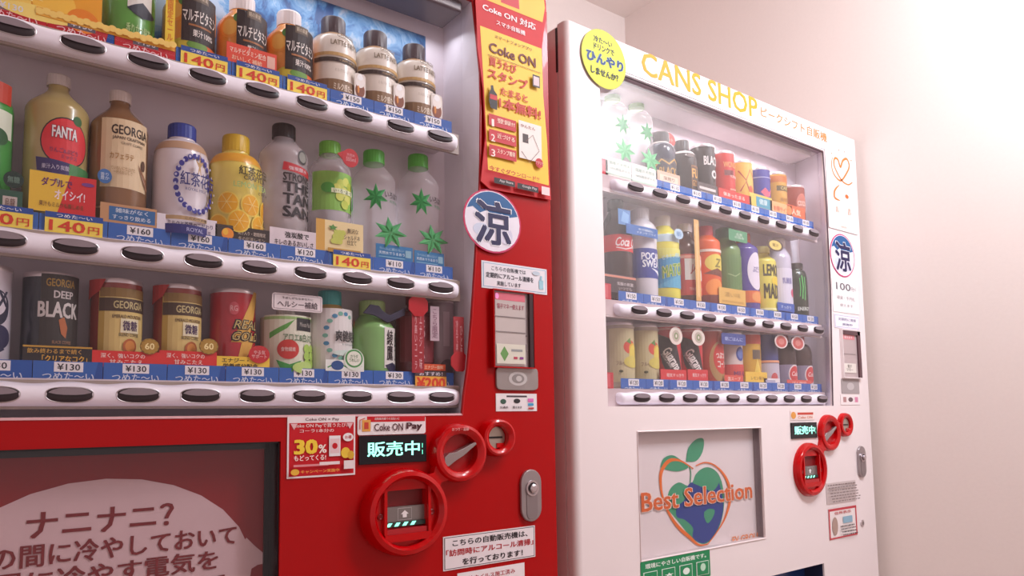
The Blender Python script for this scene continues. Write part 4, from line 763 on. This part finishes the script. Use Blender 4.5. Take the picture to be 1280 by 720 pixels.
drink('pet', .149, YP, B2, .197, .033, '#8a6240', 'brown milk coffee bottle with cream label and white cap', 'bottle', [('r', -.1, .55, 1.75, .44, '#e6cda6'), ('t', 'GEORGIA', .06, .70, 1.36, .06, '#3a2a24', 2), ('t', 'JAPAN CRAFTMAN', .02, .645, 1.2, .025, '#4a3a30', 1), ('t', 'CRAFT COFFEE', .1, .615, .8, .016, '#6a5a4a', .6), ('t', 'カフェラテ', -.25, .53, .8, .04, '#b88a4a', 1.5), ('t', 'ていねいに仕上げた\n一杯のおいしさ', -.2, .44, .8, .05, '#a8824e', .6), ('e', .55, .50, .10, .035, '#5a3a28'), ('p', [(.3, .50), (.7, .42), (.85, .34), (.6, .38)], '#9a6a4a'), ('p', [(.35, .46), (.8, .36), (.6, .40)], '#f0e6dc'), ('r', 0, .20, 3, .012, '#caa27a')], cap='#e2d3cc', group=G2, sh=.26)
W8 = []
for k in range(26):
    a = 2*PI*k/26; W8.append(('e', .10+.70*math.cos(a), .50+.215*math.sin(a), .085, .022, '#3c3a9a'))
for k in range(20):
    a = 2*PI*k/20+.1; W8.append(('e', .10+.70*math.cos(a), .50+.215*math.sin(a), .035, .010, '#cfcfe8'))
drink('alcan', .223, YP, B2, .170, .0345, '#e8dfe6', 'white milk tea bottle with blue lace ring and blue cap', 'bottle', W8+[star(.1, .63, .14, .03, 5, '#c8a26a'), ('t', '紅茶花伝', .12, .52, 1.15, .11, '#2c2a7a', 1.5), ('t', 'ROYAL MILK TEA', .14, .44, .9, .022, '#4a4a8a', .8), ('r', 0, .215, 3, .03, '#c2a276'), ('t', 'こだわりの茶葉', .1, .215, .8, .02, '#5a4a3a', 1), ('r', 0, .13, 3, .07, '#2c2c7a'), ('t', 'ROYAL', 0, .13, .5, .03, '#b8b8e0', 1)], cap='#2a3f9a', capr=.0175, caph=.019, group=G2, band=(.765, .83, '#c9a486'))
LEM = [(('e', x, z, .40, .092, '#f7d85a'), ('e', x, z, .35, .080, '#f2b21e')) for x, z in ((-.75, .40), (.10, .40), (.95, .38), (-.35, .26), (.5, .245), (-1.1, .22), (1.3, .24))]
drink('alcan', .293, YP, B2, .171, .0355, '#ecd66a', 'yellow lemon tea bottle can printed with lemon slices, gold cap', 'bottle', [q for p in LEM for q in p]+[('s', [(x, z), (x+.3*math.cos(a), z+.068*math.sin(a))], .0007, '#f9e08a') for x, z in ((.10, .40), (-.35, .26), (.5, .245), (-.75, .40)) for a in (0, 1.05, 2.1, 3.14, 4.19, 5.24)]+[('t', '紅茶花伝', .15, .66, 1.1, .075, '#4a4020', 2), ('t', 'CRAFTEA', .15, .605, .8, .035, '#4a4020', 1.5), ('t', 'LEMON TEA', .05, .545, 1.2, .045, '#a8c87a', 1), ('t', 'ビタミンC', .5, .50, .5, .025, '#4a4020', 1)], cap='#d9b22e', capr=.0180, caph=.023, group=G2, band=(.74, .82, '#f0b03a'))
drink('pet', .360, YP, B2, .203, .034, '#e6dade', 'clear sparkling water bottle with large black lettering and black cap', 'bottle', [('e', .3, .745, .26, .05, '#4a4a4c'), ('e', .3, .745, .2, .038, '#9a9a92'), ('p', [(-.55, .69), (.9, .66), (.9, .61), (-.6, .63)], '#c8303a'), ('t', '強炭酸水', .1, .648, .9, .028, '#f0d8dc', 1), ('t', 'STRONG', .1, .585, 1.35, .058, K, 3), ('t', 'THE', .1, .515, 1.35, .072, K, 3.5), ('t', 'TAN', .1, .43, 1.35, .078, K, 3.5), ('t', 'SAN', .1, .34, 1.35, .078, K, 3.5)], cap='#2c2428', capr=.0165, caph=.020, group=G2, sh=.24, alpha=.42)
GRP = [('e', x, z, .2, .036, c) for x, z, c in ((-.1, .64, '#c8d85a'), (.2, .66, '#d8e06a'), (.45, .63, '#bccc4a'), (-.3, .60, '#d8dc6a'), (.1, .58, '#e0e47a'), (.4, .57, '#c8d85a'), (-.15, .54, '#d0d860'), (.25, .52, '#dce070'), (.1, .48, '#c0d050'))]
drink('pet', .4305, YP, B2, .193, .0315, '#e9dfe2', 'clear flavoured water bottle with green grape label and lime green cap', 'bottle', [('r', 0, .58, 3.0, .30, '#8fc65a')]+GRP+[('e', -.7, .60, .3, .04, '#4a9a3a'), ('r', .1, .58, 1.3, .035, '#e9f0c8'), ('t', 'い・ろ・は・す', .05, .58, 1.0, .03, '#3a5a2a', 1), star(.75, .55, .22, .09, 6, '#3f9a4a')], cap='#7ac848', capr=.0160, caph=.019, group=G2, sh=.24, alpha=.34)
def starleaf(cx, cz, R_, sz, col):
    p = []
    for k in range(14):
        a = PI/2+2*PI*k/14; q = R_ if k % 2 == 0 else R_*.45; p.append((cx+q*math.cos(a), cz+q*sz*math.sin(a)))
    return ('p', p, col)
def facets(cx, cz, R_, sz, col):
    o = []
    for k in range(0, 14, 2):
        a = PI/2+2*PI*k/14; a2 = a+2*PI/14; o.append(('p', [(cx, cz), (cx+R_*math.cos(a), cz+R_*sz*math.sin(a)), (cx+R_*.45*math.cos(a2), cz+R_*.45*sz*math.sin(a2))], col))
    return o
IRO = [starleaf(-.25, .585, .58, .19, '#3fae5c')]+facets(-.25, .585, .58, .19, '#1f8a44')+[('t', 'いろはす', .62, .615, .95, .05, K, 1.5), ('t', '天然水', .68, .565, .6, .025, '#5a8a6a', 1)]
v = drink('pet', .503, YP, B2, .195, .0335, '#f0e6ea', 'clear ribbed water bottle with green leaf mark, left one of two', 'bottle', IRO, cap='#5cbc48', capr=.0165, caph=.020, group=G2, sh=.26, alpha=.20, rot=-.12)
o = dup(v, (.582, YP, B2+H), 'clear ribbed water bottle with green leaf mark, at the middle shelf end'); o.scale = (1, 1, 1.05)
# bottom shelf
drink('can', .0165, YP, B3, .127, .0285, '#d9d0da', 'white and navy energy can cut by the left edge of the picture', 'can', [('e', .25, .62, .55, .16, '#2a2a44'), ('e', .25, .66, .4, .11, '#d9d0da'), ('t', 'XX', .3, .70, .8, .14, '#2a2a44', 3), ('e', .3, .36, .6, .11, '#2c2a50'), ('s', [(-.6, .26), (0, .18), (.6, .26)], .003, '#2c2a50')], group=G3)
drink('can', xs(0)+.0005, YP, B3, .124, .0285, '#1d2230', 'black coffee can with pale lettering BLACK above a black card', 'can', [('r', .2, .5, 1.7, .96, '#3a3432'), ('t', 'GEORGIA', .08, .90, 1.1, .075, '#a8843a', 2), ('t', 'DEEP', .18, .79, .75, .07, '#cfc6c4', 2), ('t', 'BLACK', .05, .645, 1.55, .15, '#d6cfcc', 3), ('p', [(0, .55), (.2, .58), (.34, .48), (.28, .38), (.10, .42)], '#b8683a'), ('t', 'BLACK COFFEE', .15, .34, .7, .03, '#a87a5a', 1), ('t', 'DEEP ROAST', .15, .28, .5, .03, '#9a8a84', 1)], group=G3)
GEO = [('r', .0, .45, 2.1, .84, '#c9a84e'), ('r', .08, .45, 1.75, .80, '#dcc27a'), ('r', .0, .855, 2.0, .09, '#8a6a34'), ('r', .05, .735, 2.15, .13, '#4a3426'), ('t', 'GEORGIA', .15, .735, 1.25, .075, '#c9b884', 2), ('t', 'EMERALD MOUNTAIN', .1, .62, 1.2, .035, '#5a3a2a', 1), ('r', .18, .53, .75, .14, '#e9dfbc'), ('t', '微糖', .18, .53, .60, .10, '#4a3054', 2), ('t', 'BLEND COFFEE', .15, .44, .8, .03, '#4a3a2a', 1), ('e', .18, .33, .28, .075, '#b8602c'), ('e', .18, .33, .20, .055, '#d88a3c'), ('r', 0, .09, 3.6, .14, '#5a2a20'), ('r', 0, .165, 3.6, .012, '#d3b45a'), ('p', [(-1.6, .98), (-.75, .98), (-1.0, .86), (-1.6, .78)], '#b8302c')]
v = drink('can', .152, YP, B3, .124, .0290, '#8a3024', 'red and gold low sugar coffee can right beside the black coffee can', 'can', GEO, group=G3)
dup(v, (.2225, YP, B3+H), 'red and gold low sugar coffee can beside the red energy can')
drink('can', .293, YP, B3, .125, .0295, '#b3202c', 'red energy drink can with a yellow lightning bolt', 'can', [('p', [(.55, .98), (.95, .98), (.30, .50), (.75, .50), (-.45, .02), (-.10, .42), (-.55, .42)], '#dca84a'), ('e', -.45, .78, .22, .07, '#c8505a'), ('t', 'RG', -.45, .78, .3, .06, '#e8b0b0', 1), ('t', 'REAL', .20, .61, 1.3, .11, '#1f1a1c', 6, .3), ('t', 'GOLD', .20, .485, 1.5, .11, '#1f1a1c', 6, .3), ('t', 'REAL', .20, .61, 1.2, .09, '#c8b070', .5, .3), ('t', 'GOLD', .20, .485, 1.4, .09, '#c8b070', .5, .3), ('r', .55, .24, .6, .04, '#e08a3c')], group=G3)
a = drink('pet', .366, YP, B3, .104, .0345, '#d3cfa8', 'squat aloe drink bottle with pale green label and red badge', 'bottle', [('r', 0, .48, 3, .84, '#e2e0cc'), ('r', 0, .86, 3, .04, '#9fc27a'), ('p', [(-1.2, .66), (-.2, .84), (-.5, .72), (-1.2, .58)], '#5fa84a'), ('r', .30, .78, .85, .17, '#1f1c22'), ('t', 'Minute Maid', .30, .78, .6, .06, '#b8b0a8', 1), ('t', 'アロエ&白ぶどう', .15, .60, 1.6, .11, '#5a7a54', 1.5), ('e', -.45, .44, .42, .13, '#c8342c'), ('t', '食物繊維', -.45, .44, .55, .06, '#f3d0c8', 1), ('p', [(-.9, .30), (-.4, .24), (.1, .30), (-.3, .14), (-.7, .16)], '#3f9a44')]+[('e', .35+.3*(j % 3), .46-.1*(j//3), .17, .06, '#a8cc5a') for j in range(9)]+[('e', .2, .2, .5, .08, '#bcd87a')], cap='#e8e0dc', group=G3, capr=.013, sh=.12)
drink('pet', .432, YP, B3, .137, .0320, '#d9c88a', 'blended tea bottle with white label and turquoise cap', 'bottle', [('r', 0, .42, 3.2, .74, '#e9e4e2')]+[('e', .0+.80*math.cos(t_*PI/9), .50+.24*math.sin(t_*PI/9), .12, .022, '#7ab8a4' if t_ % 2 else '#4a8ab0') for t_ in range(3, 16)]+[('t', '爽健美茶', .22, .50, 1.2, .12, K, 2), ('t', 'そうけんびちゃ', .3, .41, .8, .02, '#5a6a6a', 1), ('e', .85, .66, .12, .05, '#c8302a'), ('e', .1, .32, .6, .03, '#d8e8e0')], cap='#3fb0ae', capr=.0170, caph=.021, group=G3, sh=.32, band=(.80, .85, '#c8a860'))
drink('pet', .5005, YP, B3, .128, .0345, '#86b870', 'pale green tea bottle behind a dark paper bow', 'bottle', [('r', .35, .43, .95, .48, '#e6e2dc'), ('t', '綾\n鷹', .20, .46, .42, .36, K, 2), ('t', '上煎茶\nにごり', .62, .45, .18, .34, '#3a5a3a', 1), ('p', [(-.1, .22), (.35, .26), (.8, .22), (.55, .15), (.15, .15)], '#2a2a4a'), ('r', .3, .08, .9, .08, '#4a8a4a'), ('t', '急須でいれたような', .3, .08, .8, .05, '#24502a', 1)], cap='#a8c884', capr=.020, caph=.022, group=G3, sh=.36)
drink('pet', .5735, YP, B3, .143, .0310, '#6e2630', 'dark maroon cola bottle at the right end, behind red ribbon badge', 'bottle', [('r', 0, .5, 3, .5, '#7e2a34'), ('t', 'C\nO\nL\nA', -.3, .5, .3, .42, '#c8a0a4', 1.5), ('e', -.6, .16, .2, .05, '#a85a60'), ('r', 0, .07, 3, .08, '#a82c3a')], cap='#8a1c28', capr=.0130, group=G3, sh=.22)
drink('can', .6250, YP+.004, B3+.001, .140, .0220, '#a08e96', 'slim grey can in the far right corner of the bottom shelf', 'can', [('e', -.2, .2, .6, .10, '#5a4a54'), ('r', -.3, .65, .5, .4, '#b8a4ae')], group=G3)

# ------------------------------------------------------------------ drinks in the white machine
def wx(i): return 1.03215+.07*i
YW = 1.0125
C1, C2, C3 = .4605, .2195, .0520
V1 = 'drinks on the top shelf of the white machine'; V2 = 'drinks on the middle shelf of the white machine'; V3 = 'drinks on the bottom shelf of the white machine'
W_ = dict(rot=.10)
v = drink('pet', wx(0), YW, C1, .196, .0325, '#e3dad8', 'clear water bottle with green cap, half hidden by the left window edge', 'bottle', IRO, cap='#7aa848', capr=.0165, caph=.021, group=V1, sh=.26, alpha=.22, **W_)
dup(v, (wx(1), YW, C1+H), 'clear water bottle with green cap, right beside the dark gold bottle can')
drink('alcan', wx(2), YW, C1, .138, .0320, '#2f2c42', 'navy and black bottle can with gold band and red round tag behind', 'bottle', [('r', -.2, .42, 2.4, .22, '#3a2e30'), ('s', [(-1.3, .42), (-.9, .52), (-.4, .45), (.1, .54), (.5, .48)], .004, '#c89a4a'), ('t', 'BLACK', -.4, .34, 1.3, .12, '#c89a4a', 2), ('r', -.2, .12, 2.6, .05, '#b8a08a')], cap='#3a2c2c', capr=.020, caph=.022, group=V1, band=(.80, .84, '#d8ccc8'), **W_)
drink('alcan', wx(3), YW, C1, .136, .0315, '#3c302c', 'dark brown tea bottle can with a gold framed sign', 'bottle', [('r', .1, .34, .9, .42, '#8a5a2c'), ('r', .1, .34, .78, .36, '#4a3424'), ('t', 'FU', .0, .42, .6, .15, '#e3a84a', 3), ('t', 'GOLD', .05, .26, .7, .10, '#c88a3a', 2), ('e', -.4, .70, .3, .03, '#8a7a74')], cap='#3a2e2c', capr=.0165, caph=.022, group=V1, band=(.745, .79, '#cfc2bc'), **W_)
drink('can', wx(4), YW, C1, .138, .0290, '#3a302e', 'tall black coffee can with white lettering, left of the red can', 'can', [('t', 'BLACK', -.15, .72, 1.5, .15, '#e6dcd8', 3), ('e', 0, .50, .30, .07, '#e6dcd8'), ('e', 0, .50, .16, .035, '#3a302e'), ('r', -.1, .28, .9, .02, '#a89a94'), ('r', -.1, .20, 2.4, .03, '#8a7e7a')], group=V1, **W_)
drink('can', wx(5), YW, C1, .137, .0295, '#d23a34', 'red coffee can with orange lettering on the top shelf', 'can', [('t', 'WONDA', -.2, .76, 1.4, .10, '#e8a05a', 2), ('r', -.45, .62, .8, .09, '#7a2a28'), ('t', 'MORNING', .05, .56, .9, .05, '#f3c8b8', 1), ('r', -.1, .34, .7, .03, '#e88a74'), ('r', 0, .08, 3, .08, '#a82a2c')], group=V1, **W_)
drink('can', wx(6), YW, C1, .130, .0285, '#e6bc5c', 'yellow can with red swirling pattern on the top shelf', 'can', [('s', [(-1.2, .80), (-.6, .62), (-.2, .82), (.3, .66)], .0032, '#b8482c'), ('s', [(-1.1, .42), (-.6, .60), (-.2, .34), (-.5, .24), (-.9, .32)], .0032, '#b8482c'), ('s', [(-.2, .5), (.2, .36), (.5, .6)], .0030, '#b8482c'), ('e', -.2, .46, .22, .07, '#c85a34')], group=V1, **W_)
drink('can', wx(7), YW, C1, .127, .0285, '#4a4a9c', 'violet blue can with pink star and white rim', 'can', [('p', [(-.9, .52), (-.5, .60), (-.1, .52), (.3, .60), (0, .44), (-.5, .42)], '#e0607a'), ('t', 'SODA', -.3, .34, 1.1, .10, '#e3dcf0', 2), ('r', 0, .80, 3, .02, '#a8a4d0'), ('r', 0, .14, 3, .22, '#7ac0cc')], group=V1, **W_)
drink('can', wx(8), YW, C1, .129, .0285, '#dca44c', 'golden coffee can with brown band, second from the right end', 'can', [('r', 0, .86, 3.4, .12, '#c8702c'), ('r', -.2, .68, 1.5, .10, '#6a5424'), ('t', 'CAFE', -.2, .68, .8, .06, '#e8cc84', 1), ('t', 'AU LAIT', -.2, .46, 1.0, .08, '#a8702c', 2)], group=V1, **W_)
drink('can', wx(9), YW, C1, .108, .0330, '#9c4638', 'short brown red cocoa can at the right end of the top shelf', 'can', [('e', -.2, .56, .55, .24, '#c8705c'), ('t', 'COCOA', -.2, .56, .9, .12, '#efd0c0', 2), ('r', 0, .14, 3.4, .1, '#b85a44')], group=V1, **W_)
# middle shelf
COKE = [('r', 0, .56, 3.8, .16, '#d42f30'), ('t', 'Coca', -.45, .57, .95, .085, '#f6e8e6', 2, .25), ('t', 'Cola', .62, .57, .85, .085, '#f6e8e6', 2, .25), ('s', [(-.9, .515), (-.3, .50), (.3, .525), (.9, .505)], .0018, '#f6e8e6')]
drink('pet', wx(0), YW, C2, .209, .0320, '#3c2422', 'dark cola bottle with red band at the left of the middle shelf', 'bottle', COKE, cap='#33282a', capr=.0160, caph=.020, group=V2, sh=.32, **W_)
drink('pet', wx(1), YW, C2, .202, .0330, '#dcd6dc', 'white sports drink bottle with wide navy blue label', 'bottle', [('r', 0, .42, 4, .30, '#2d3c96'), ('t', 'POCARI', -.1, .49, 1.6, .075, '#e9ecf6', 3), ('t', 'SWEAT', -.05, .415, 1.6, .075, '#e9ecf6', 3), ('p', [(-.3, .37), (.4, .35), (1.2, .28), (.5, .30)], '#e9ecf6'), ('r', 0, .72, 4, .05, '#b8c8e0')], cap='#e3e0e4', capr=.0190, caph=.024, group=V2, sh=.22, **W_)
drink('pet', wx(2), YW, C2, .198, .0325, '#e9dd58', 'lemon yellow soda bottle with slanted blue and yellow label', 'bottle', [('r', 0, .42, 4, .42, '#58a8c8'), ('p', [(-1.6, .22), (-1.6, .50), (.9, .62), (.9, .40)], '#3f94bc'), ('p', [(-2, .63), (1, .63), (.6, .56), (-2, .50)], '#e4e070'), ('t', 'ビタミン補給', -.4, .545, 1.3, .05, '#c9e8ec', 1, 0, .18), ('t', 'MATCH', -.25, .40, 1.7, .13, '#e8e25a', 6, .2, .22), ('t', 'MATCH', -.25, .40, 1.65, .12, '#5a9a4a', 1, .2, .22)], cap='#e6dccc', capr=.0165, caph=.022, group=V2, sh=.24, band=(.70, .78, '#cfe3ea'), **W_)
drink('pet', wx(3), YW, C2, .192, .0320, '#5a3028', 'brown tea bottle with red label and white panel', 'bottle', [('r', 0, .40, 4, .46, '#cf4438'), ('r', -.2, .46, 1.7, .24, '#e9dcd0'), ('t', 'JAVA', -.1, .46, 1.1, .11, '#b8302c', 2, .15), ('r', 0, .60, 4, .03, '#e9a08c'), ('t', 'TEA STRAIGHT', -.2, .24, 1.2, .03, '#e9b0a0', 1)], cap='#e2d6d4', capr=.0160, caph=.018, group=V2, sh=.32, **W_)
drink('pet', wx(4), YW, C2, .197, .0320, '#e8622c', 'bright orange fruit tea bottle with red cap', 'bottle', [('e', -.2, .56, .9, .10, '#e6cf5a'), ('t', 'Z', -.1, .56, .5, .10, '#8a7a24', 4, .2), ('p', [(-1.2, .44), (.5, .40), (.9, .44), (-.2, .50)], '#7a3a24'), ('e', -.4, .28, .7, .10, '#f0903a'), ('r', 0, .70, 4, .03, '#f6e0d0'), ('r', 0, .10, 4, .20, '#7a3028')], cap='#d03a44', capr=.0175, caph=.026, group=V2, sh=.20, **W_)
drink('pet', wx(5), YW, C2, .203, .0340, '#6f8f54', 'olive green tea bottle with white brush lettering and green cap', 'bottle', [('r', .1, .42, 3.6, .50, '#5f8248'), ('t', '伊\n右\n衛\n門', .62, .52, .30, .30, '#dfe6d4', 2), ('s', [(-.9, .46), (-.4, .43), (0, .47)], .0018, '#a8bc8a')], cap='#4e7e56', capr=.0195, caph=.024, group=V2, sh=.28, **W_)
drink('pet', wx(6), YW, C2, .200, .0325, '#5a4c9a', 'purple and orange juice bottle with white oval and red cap', 'bottle', [('e', -.1, .54, .75, .22, '#e6dcea'), ('t', 'ぶどう', -.1, .56, .7, .07, '#6a5a9a', 2), ('r', 0, .24, 4, .14, '#e0703a'), ('e', -.1, .24, .5, .06, '#e89a5a')], cap='#c4502c', capr=.0165, caph=.034, group=V2, sh=.20, **W_)
drink('pet', wx(7), YW, C2, .178, .0330, '#e6d660', 'pale yellow lemonade bottle with dark lettering under round badge', 'bottle', [('t', 'LEMON', -.15, .66, 1.7, .16, '#4a4424', 4), ('t', 'MADE', -.2, .38, 1.6, .20, '#4a4424', 4), ('e', .1, .52, .5, .06, '#e9cc3a'), ('r', 0, .14, 3, .03, '#f3eca8')], cap='#ead98a', capr=.0200, caph=.016, group=V2, sh=.22, **W_)
drink('pet', wx(8), YW, C2, .208, .0300, '#cfc8da', 'pale lavender bottle with white cap between lemonade and green can', 'bottle', [('r', 0, .42, 3.6, .42, '#ddd6e6'), ('e', .2, .34, .3, .05, '#d85a7a'), ('t', '乳酸菌', -.4, .48, .9, .07, '#8a84b8', 2), ('r', 0, .13, 3.8, .16, '#3a55a8')], cap='#ece4e2', capr=.0185, caph=.022, group=V2, sh=.26, **W_)
drink('alcan', wx(9), YW, C2, .154, .0290, '#2c3a2c', 'slim black can bottle with bright green claw streak', 'bottle', [('s', [(-.55, .78), (-.45, .60), (-.55, .40)], .0030, '#58c060'), ('s', [(-.3, .76), (-.25, .56), (-.32, .38)], .0024, '#58c060'), ('s', [(-.75, .74), (-.70, .58), (-.76, .44)], .0020, '#58c060'), ('t', 'ENERGY', -.4, .24, 1.2, .06, '#d8dcd4', 2)], cap='#33302c', capr=.020, caph=.014, group=V2, **W_)
# bottom shelf
FRU = [('r', -.1, .50, 3.0, .80, '#cbbd92'), ('e', -.1, .62, .50, .10, '#d8523c'), ('e', .15, .60, .35, .08, '#e8b03a'), ('e', .3, .52, .5, .14, '#e6d05a'), ('p', [(-.4, .70), (-.1, .76), (0, .66)], '#5a8a3a'), ('t', 'フルーツ', -.7, .38, .8, .06, '#8a6a5a', 1), ('e', .1, .40, .7, .09, '#d9c860'), ('e', -.8, .26, .14, .02, '#5a5a3a'), ('r', 0, .92, 4, .04, '#b0a090')]
v = drink('can', wx(0), YW, C3, .130, .0290, '#b9ab94', 'pale beige fruit can at the left end of the bottom shelf', 'can', FRU, group=V3, **W_)
dup(v, (wx(1), YW, C3+H), 'pale beige fruit can beside the first red guarana can')
GUA = [('p', [(-1.7, .86), (-.3, .74), (.55, .10), (-.7, .10), (-1.3, .40)], '#2a2426'), ('t', 'Guarana', -.55, .46, 1.75, .15, '#f3ece8', 3, 0, -1.0), ('t', 'ENERGY DRINK', -.95, .44, 1.2, .05, '#d0c4c0', 1, 0, -1.0), ('r', 0, .92, 4, .03, '#e8a09a')]
v = drink('can', wx(2), YW, C3, .135, .0290, '#d03038', 'red can with slanted black label, left of its twin', 'can', GUA, group=V3, **W_)
dup(v, (wx(3), YW, C3+H), 'red can with slanted black label, right of its twin and left of the soup can')
drink('can', wx(4), YW, C3, .134, .0300, '#b8432e', 'red and tan corn soup can with large white lettering', 'can', [('e', -.1, .46, .95, .34, '#b8905a'), ('e', 0, .52, .75, .26, '#d03a34'), ('t', 'つぶつぶ', 0, .56, 1.1, .10, '#f3e6dc', 3), ('t', 'コーン', 0, .42, .9, .11, '#f3e6dc', 3), ('e', .1, .82, .5, .12, '#d8705c')], group=V3, **W_)
drink('can', wx(5), YW, C3, .132, .0295, '#d9c6c0', 'white can with round blue mark and red band', 'can', [('e', -.1, .62, .42, .12, '#3a4a94'), ('e', -.1, .62, .28, .08, '#6a7ab8'), ('r', 0, .34, 4, .20, '#d8504a'), ('t', 'MILK', -.2, .28, 1.1, .09, '#7a3a6a', 2)], group=V3, **W_)
drink('can', wx(6), YW, C3, .134, .0290, '#d9a83c', 'yellow and orange can with dark square and pale triangle', 'can', [('r', 0, .88, 4, .16, '#c8503a'), ('r', -.3, .62, .8, .16, '#6a5a4a'), ('p', [(-.9, .06), (-.3, .56), (.4, .06)], '#eccc5c'), ('t', 'レモン', -.3, .16, .8, .07, '#8a5a2c', 2)], group=V3, **W_)
drink('can', wx(7), YW, C3, .139, .0290, '#35417e', 'dark blue can with pale lower half before the two cola bottles', 'can', [('r', 0, .24, 4, .46, '#c9bfcc'), ('e', -.4, .22, .32, .09, '#d05a5a'), ('r', 0, .50, 4, .04, '#e9a27a')], group=V3, **W_)
MIN = [('r', 0, .30, 4, .34, '#8a7e96'), ('e', -.1, .30, .62, .17, '#e6d8d8'), ('e', -.1, .30, .54, .145, '#cf3a3c'), ('t', 'Cola', -.1, .31, .7, .08, '#f3dcda', 2, .25)]
v = drink('alcan', wx(8), YW, C3, .137, .0310, '#3e2a2a', 'small dark cola bottle, left one of the pair at the shelf end', 'bottle', MIN, cap='#b83a3a', capr=.0150, caph=.014, group=V3, **W_)
dup(v, (wx(9), YW, C3+H), 'small dark cola bottle, right one of the pair at the shelf end')
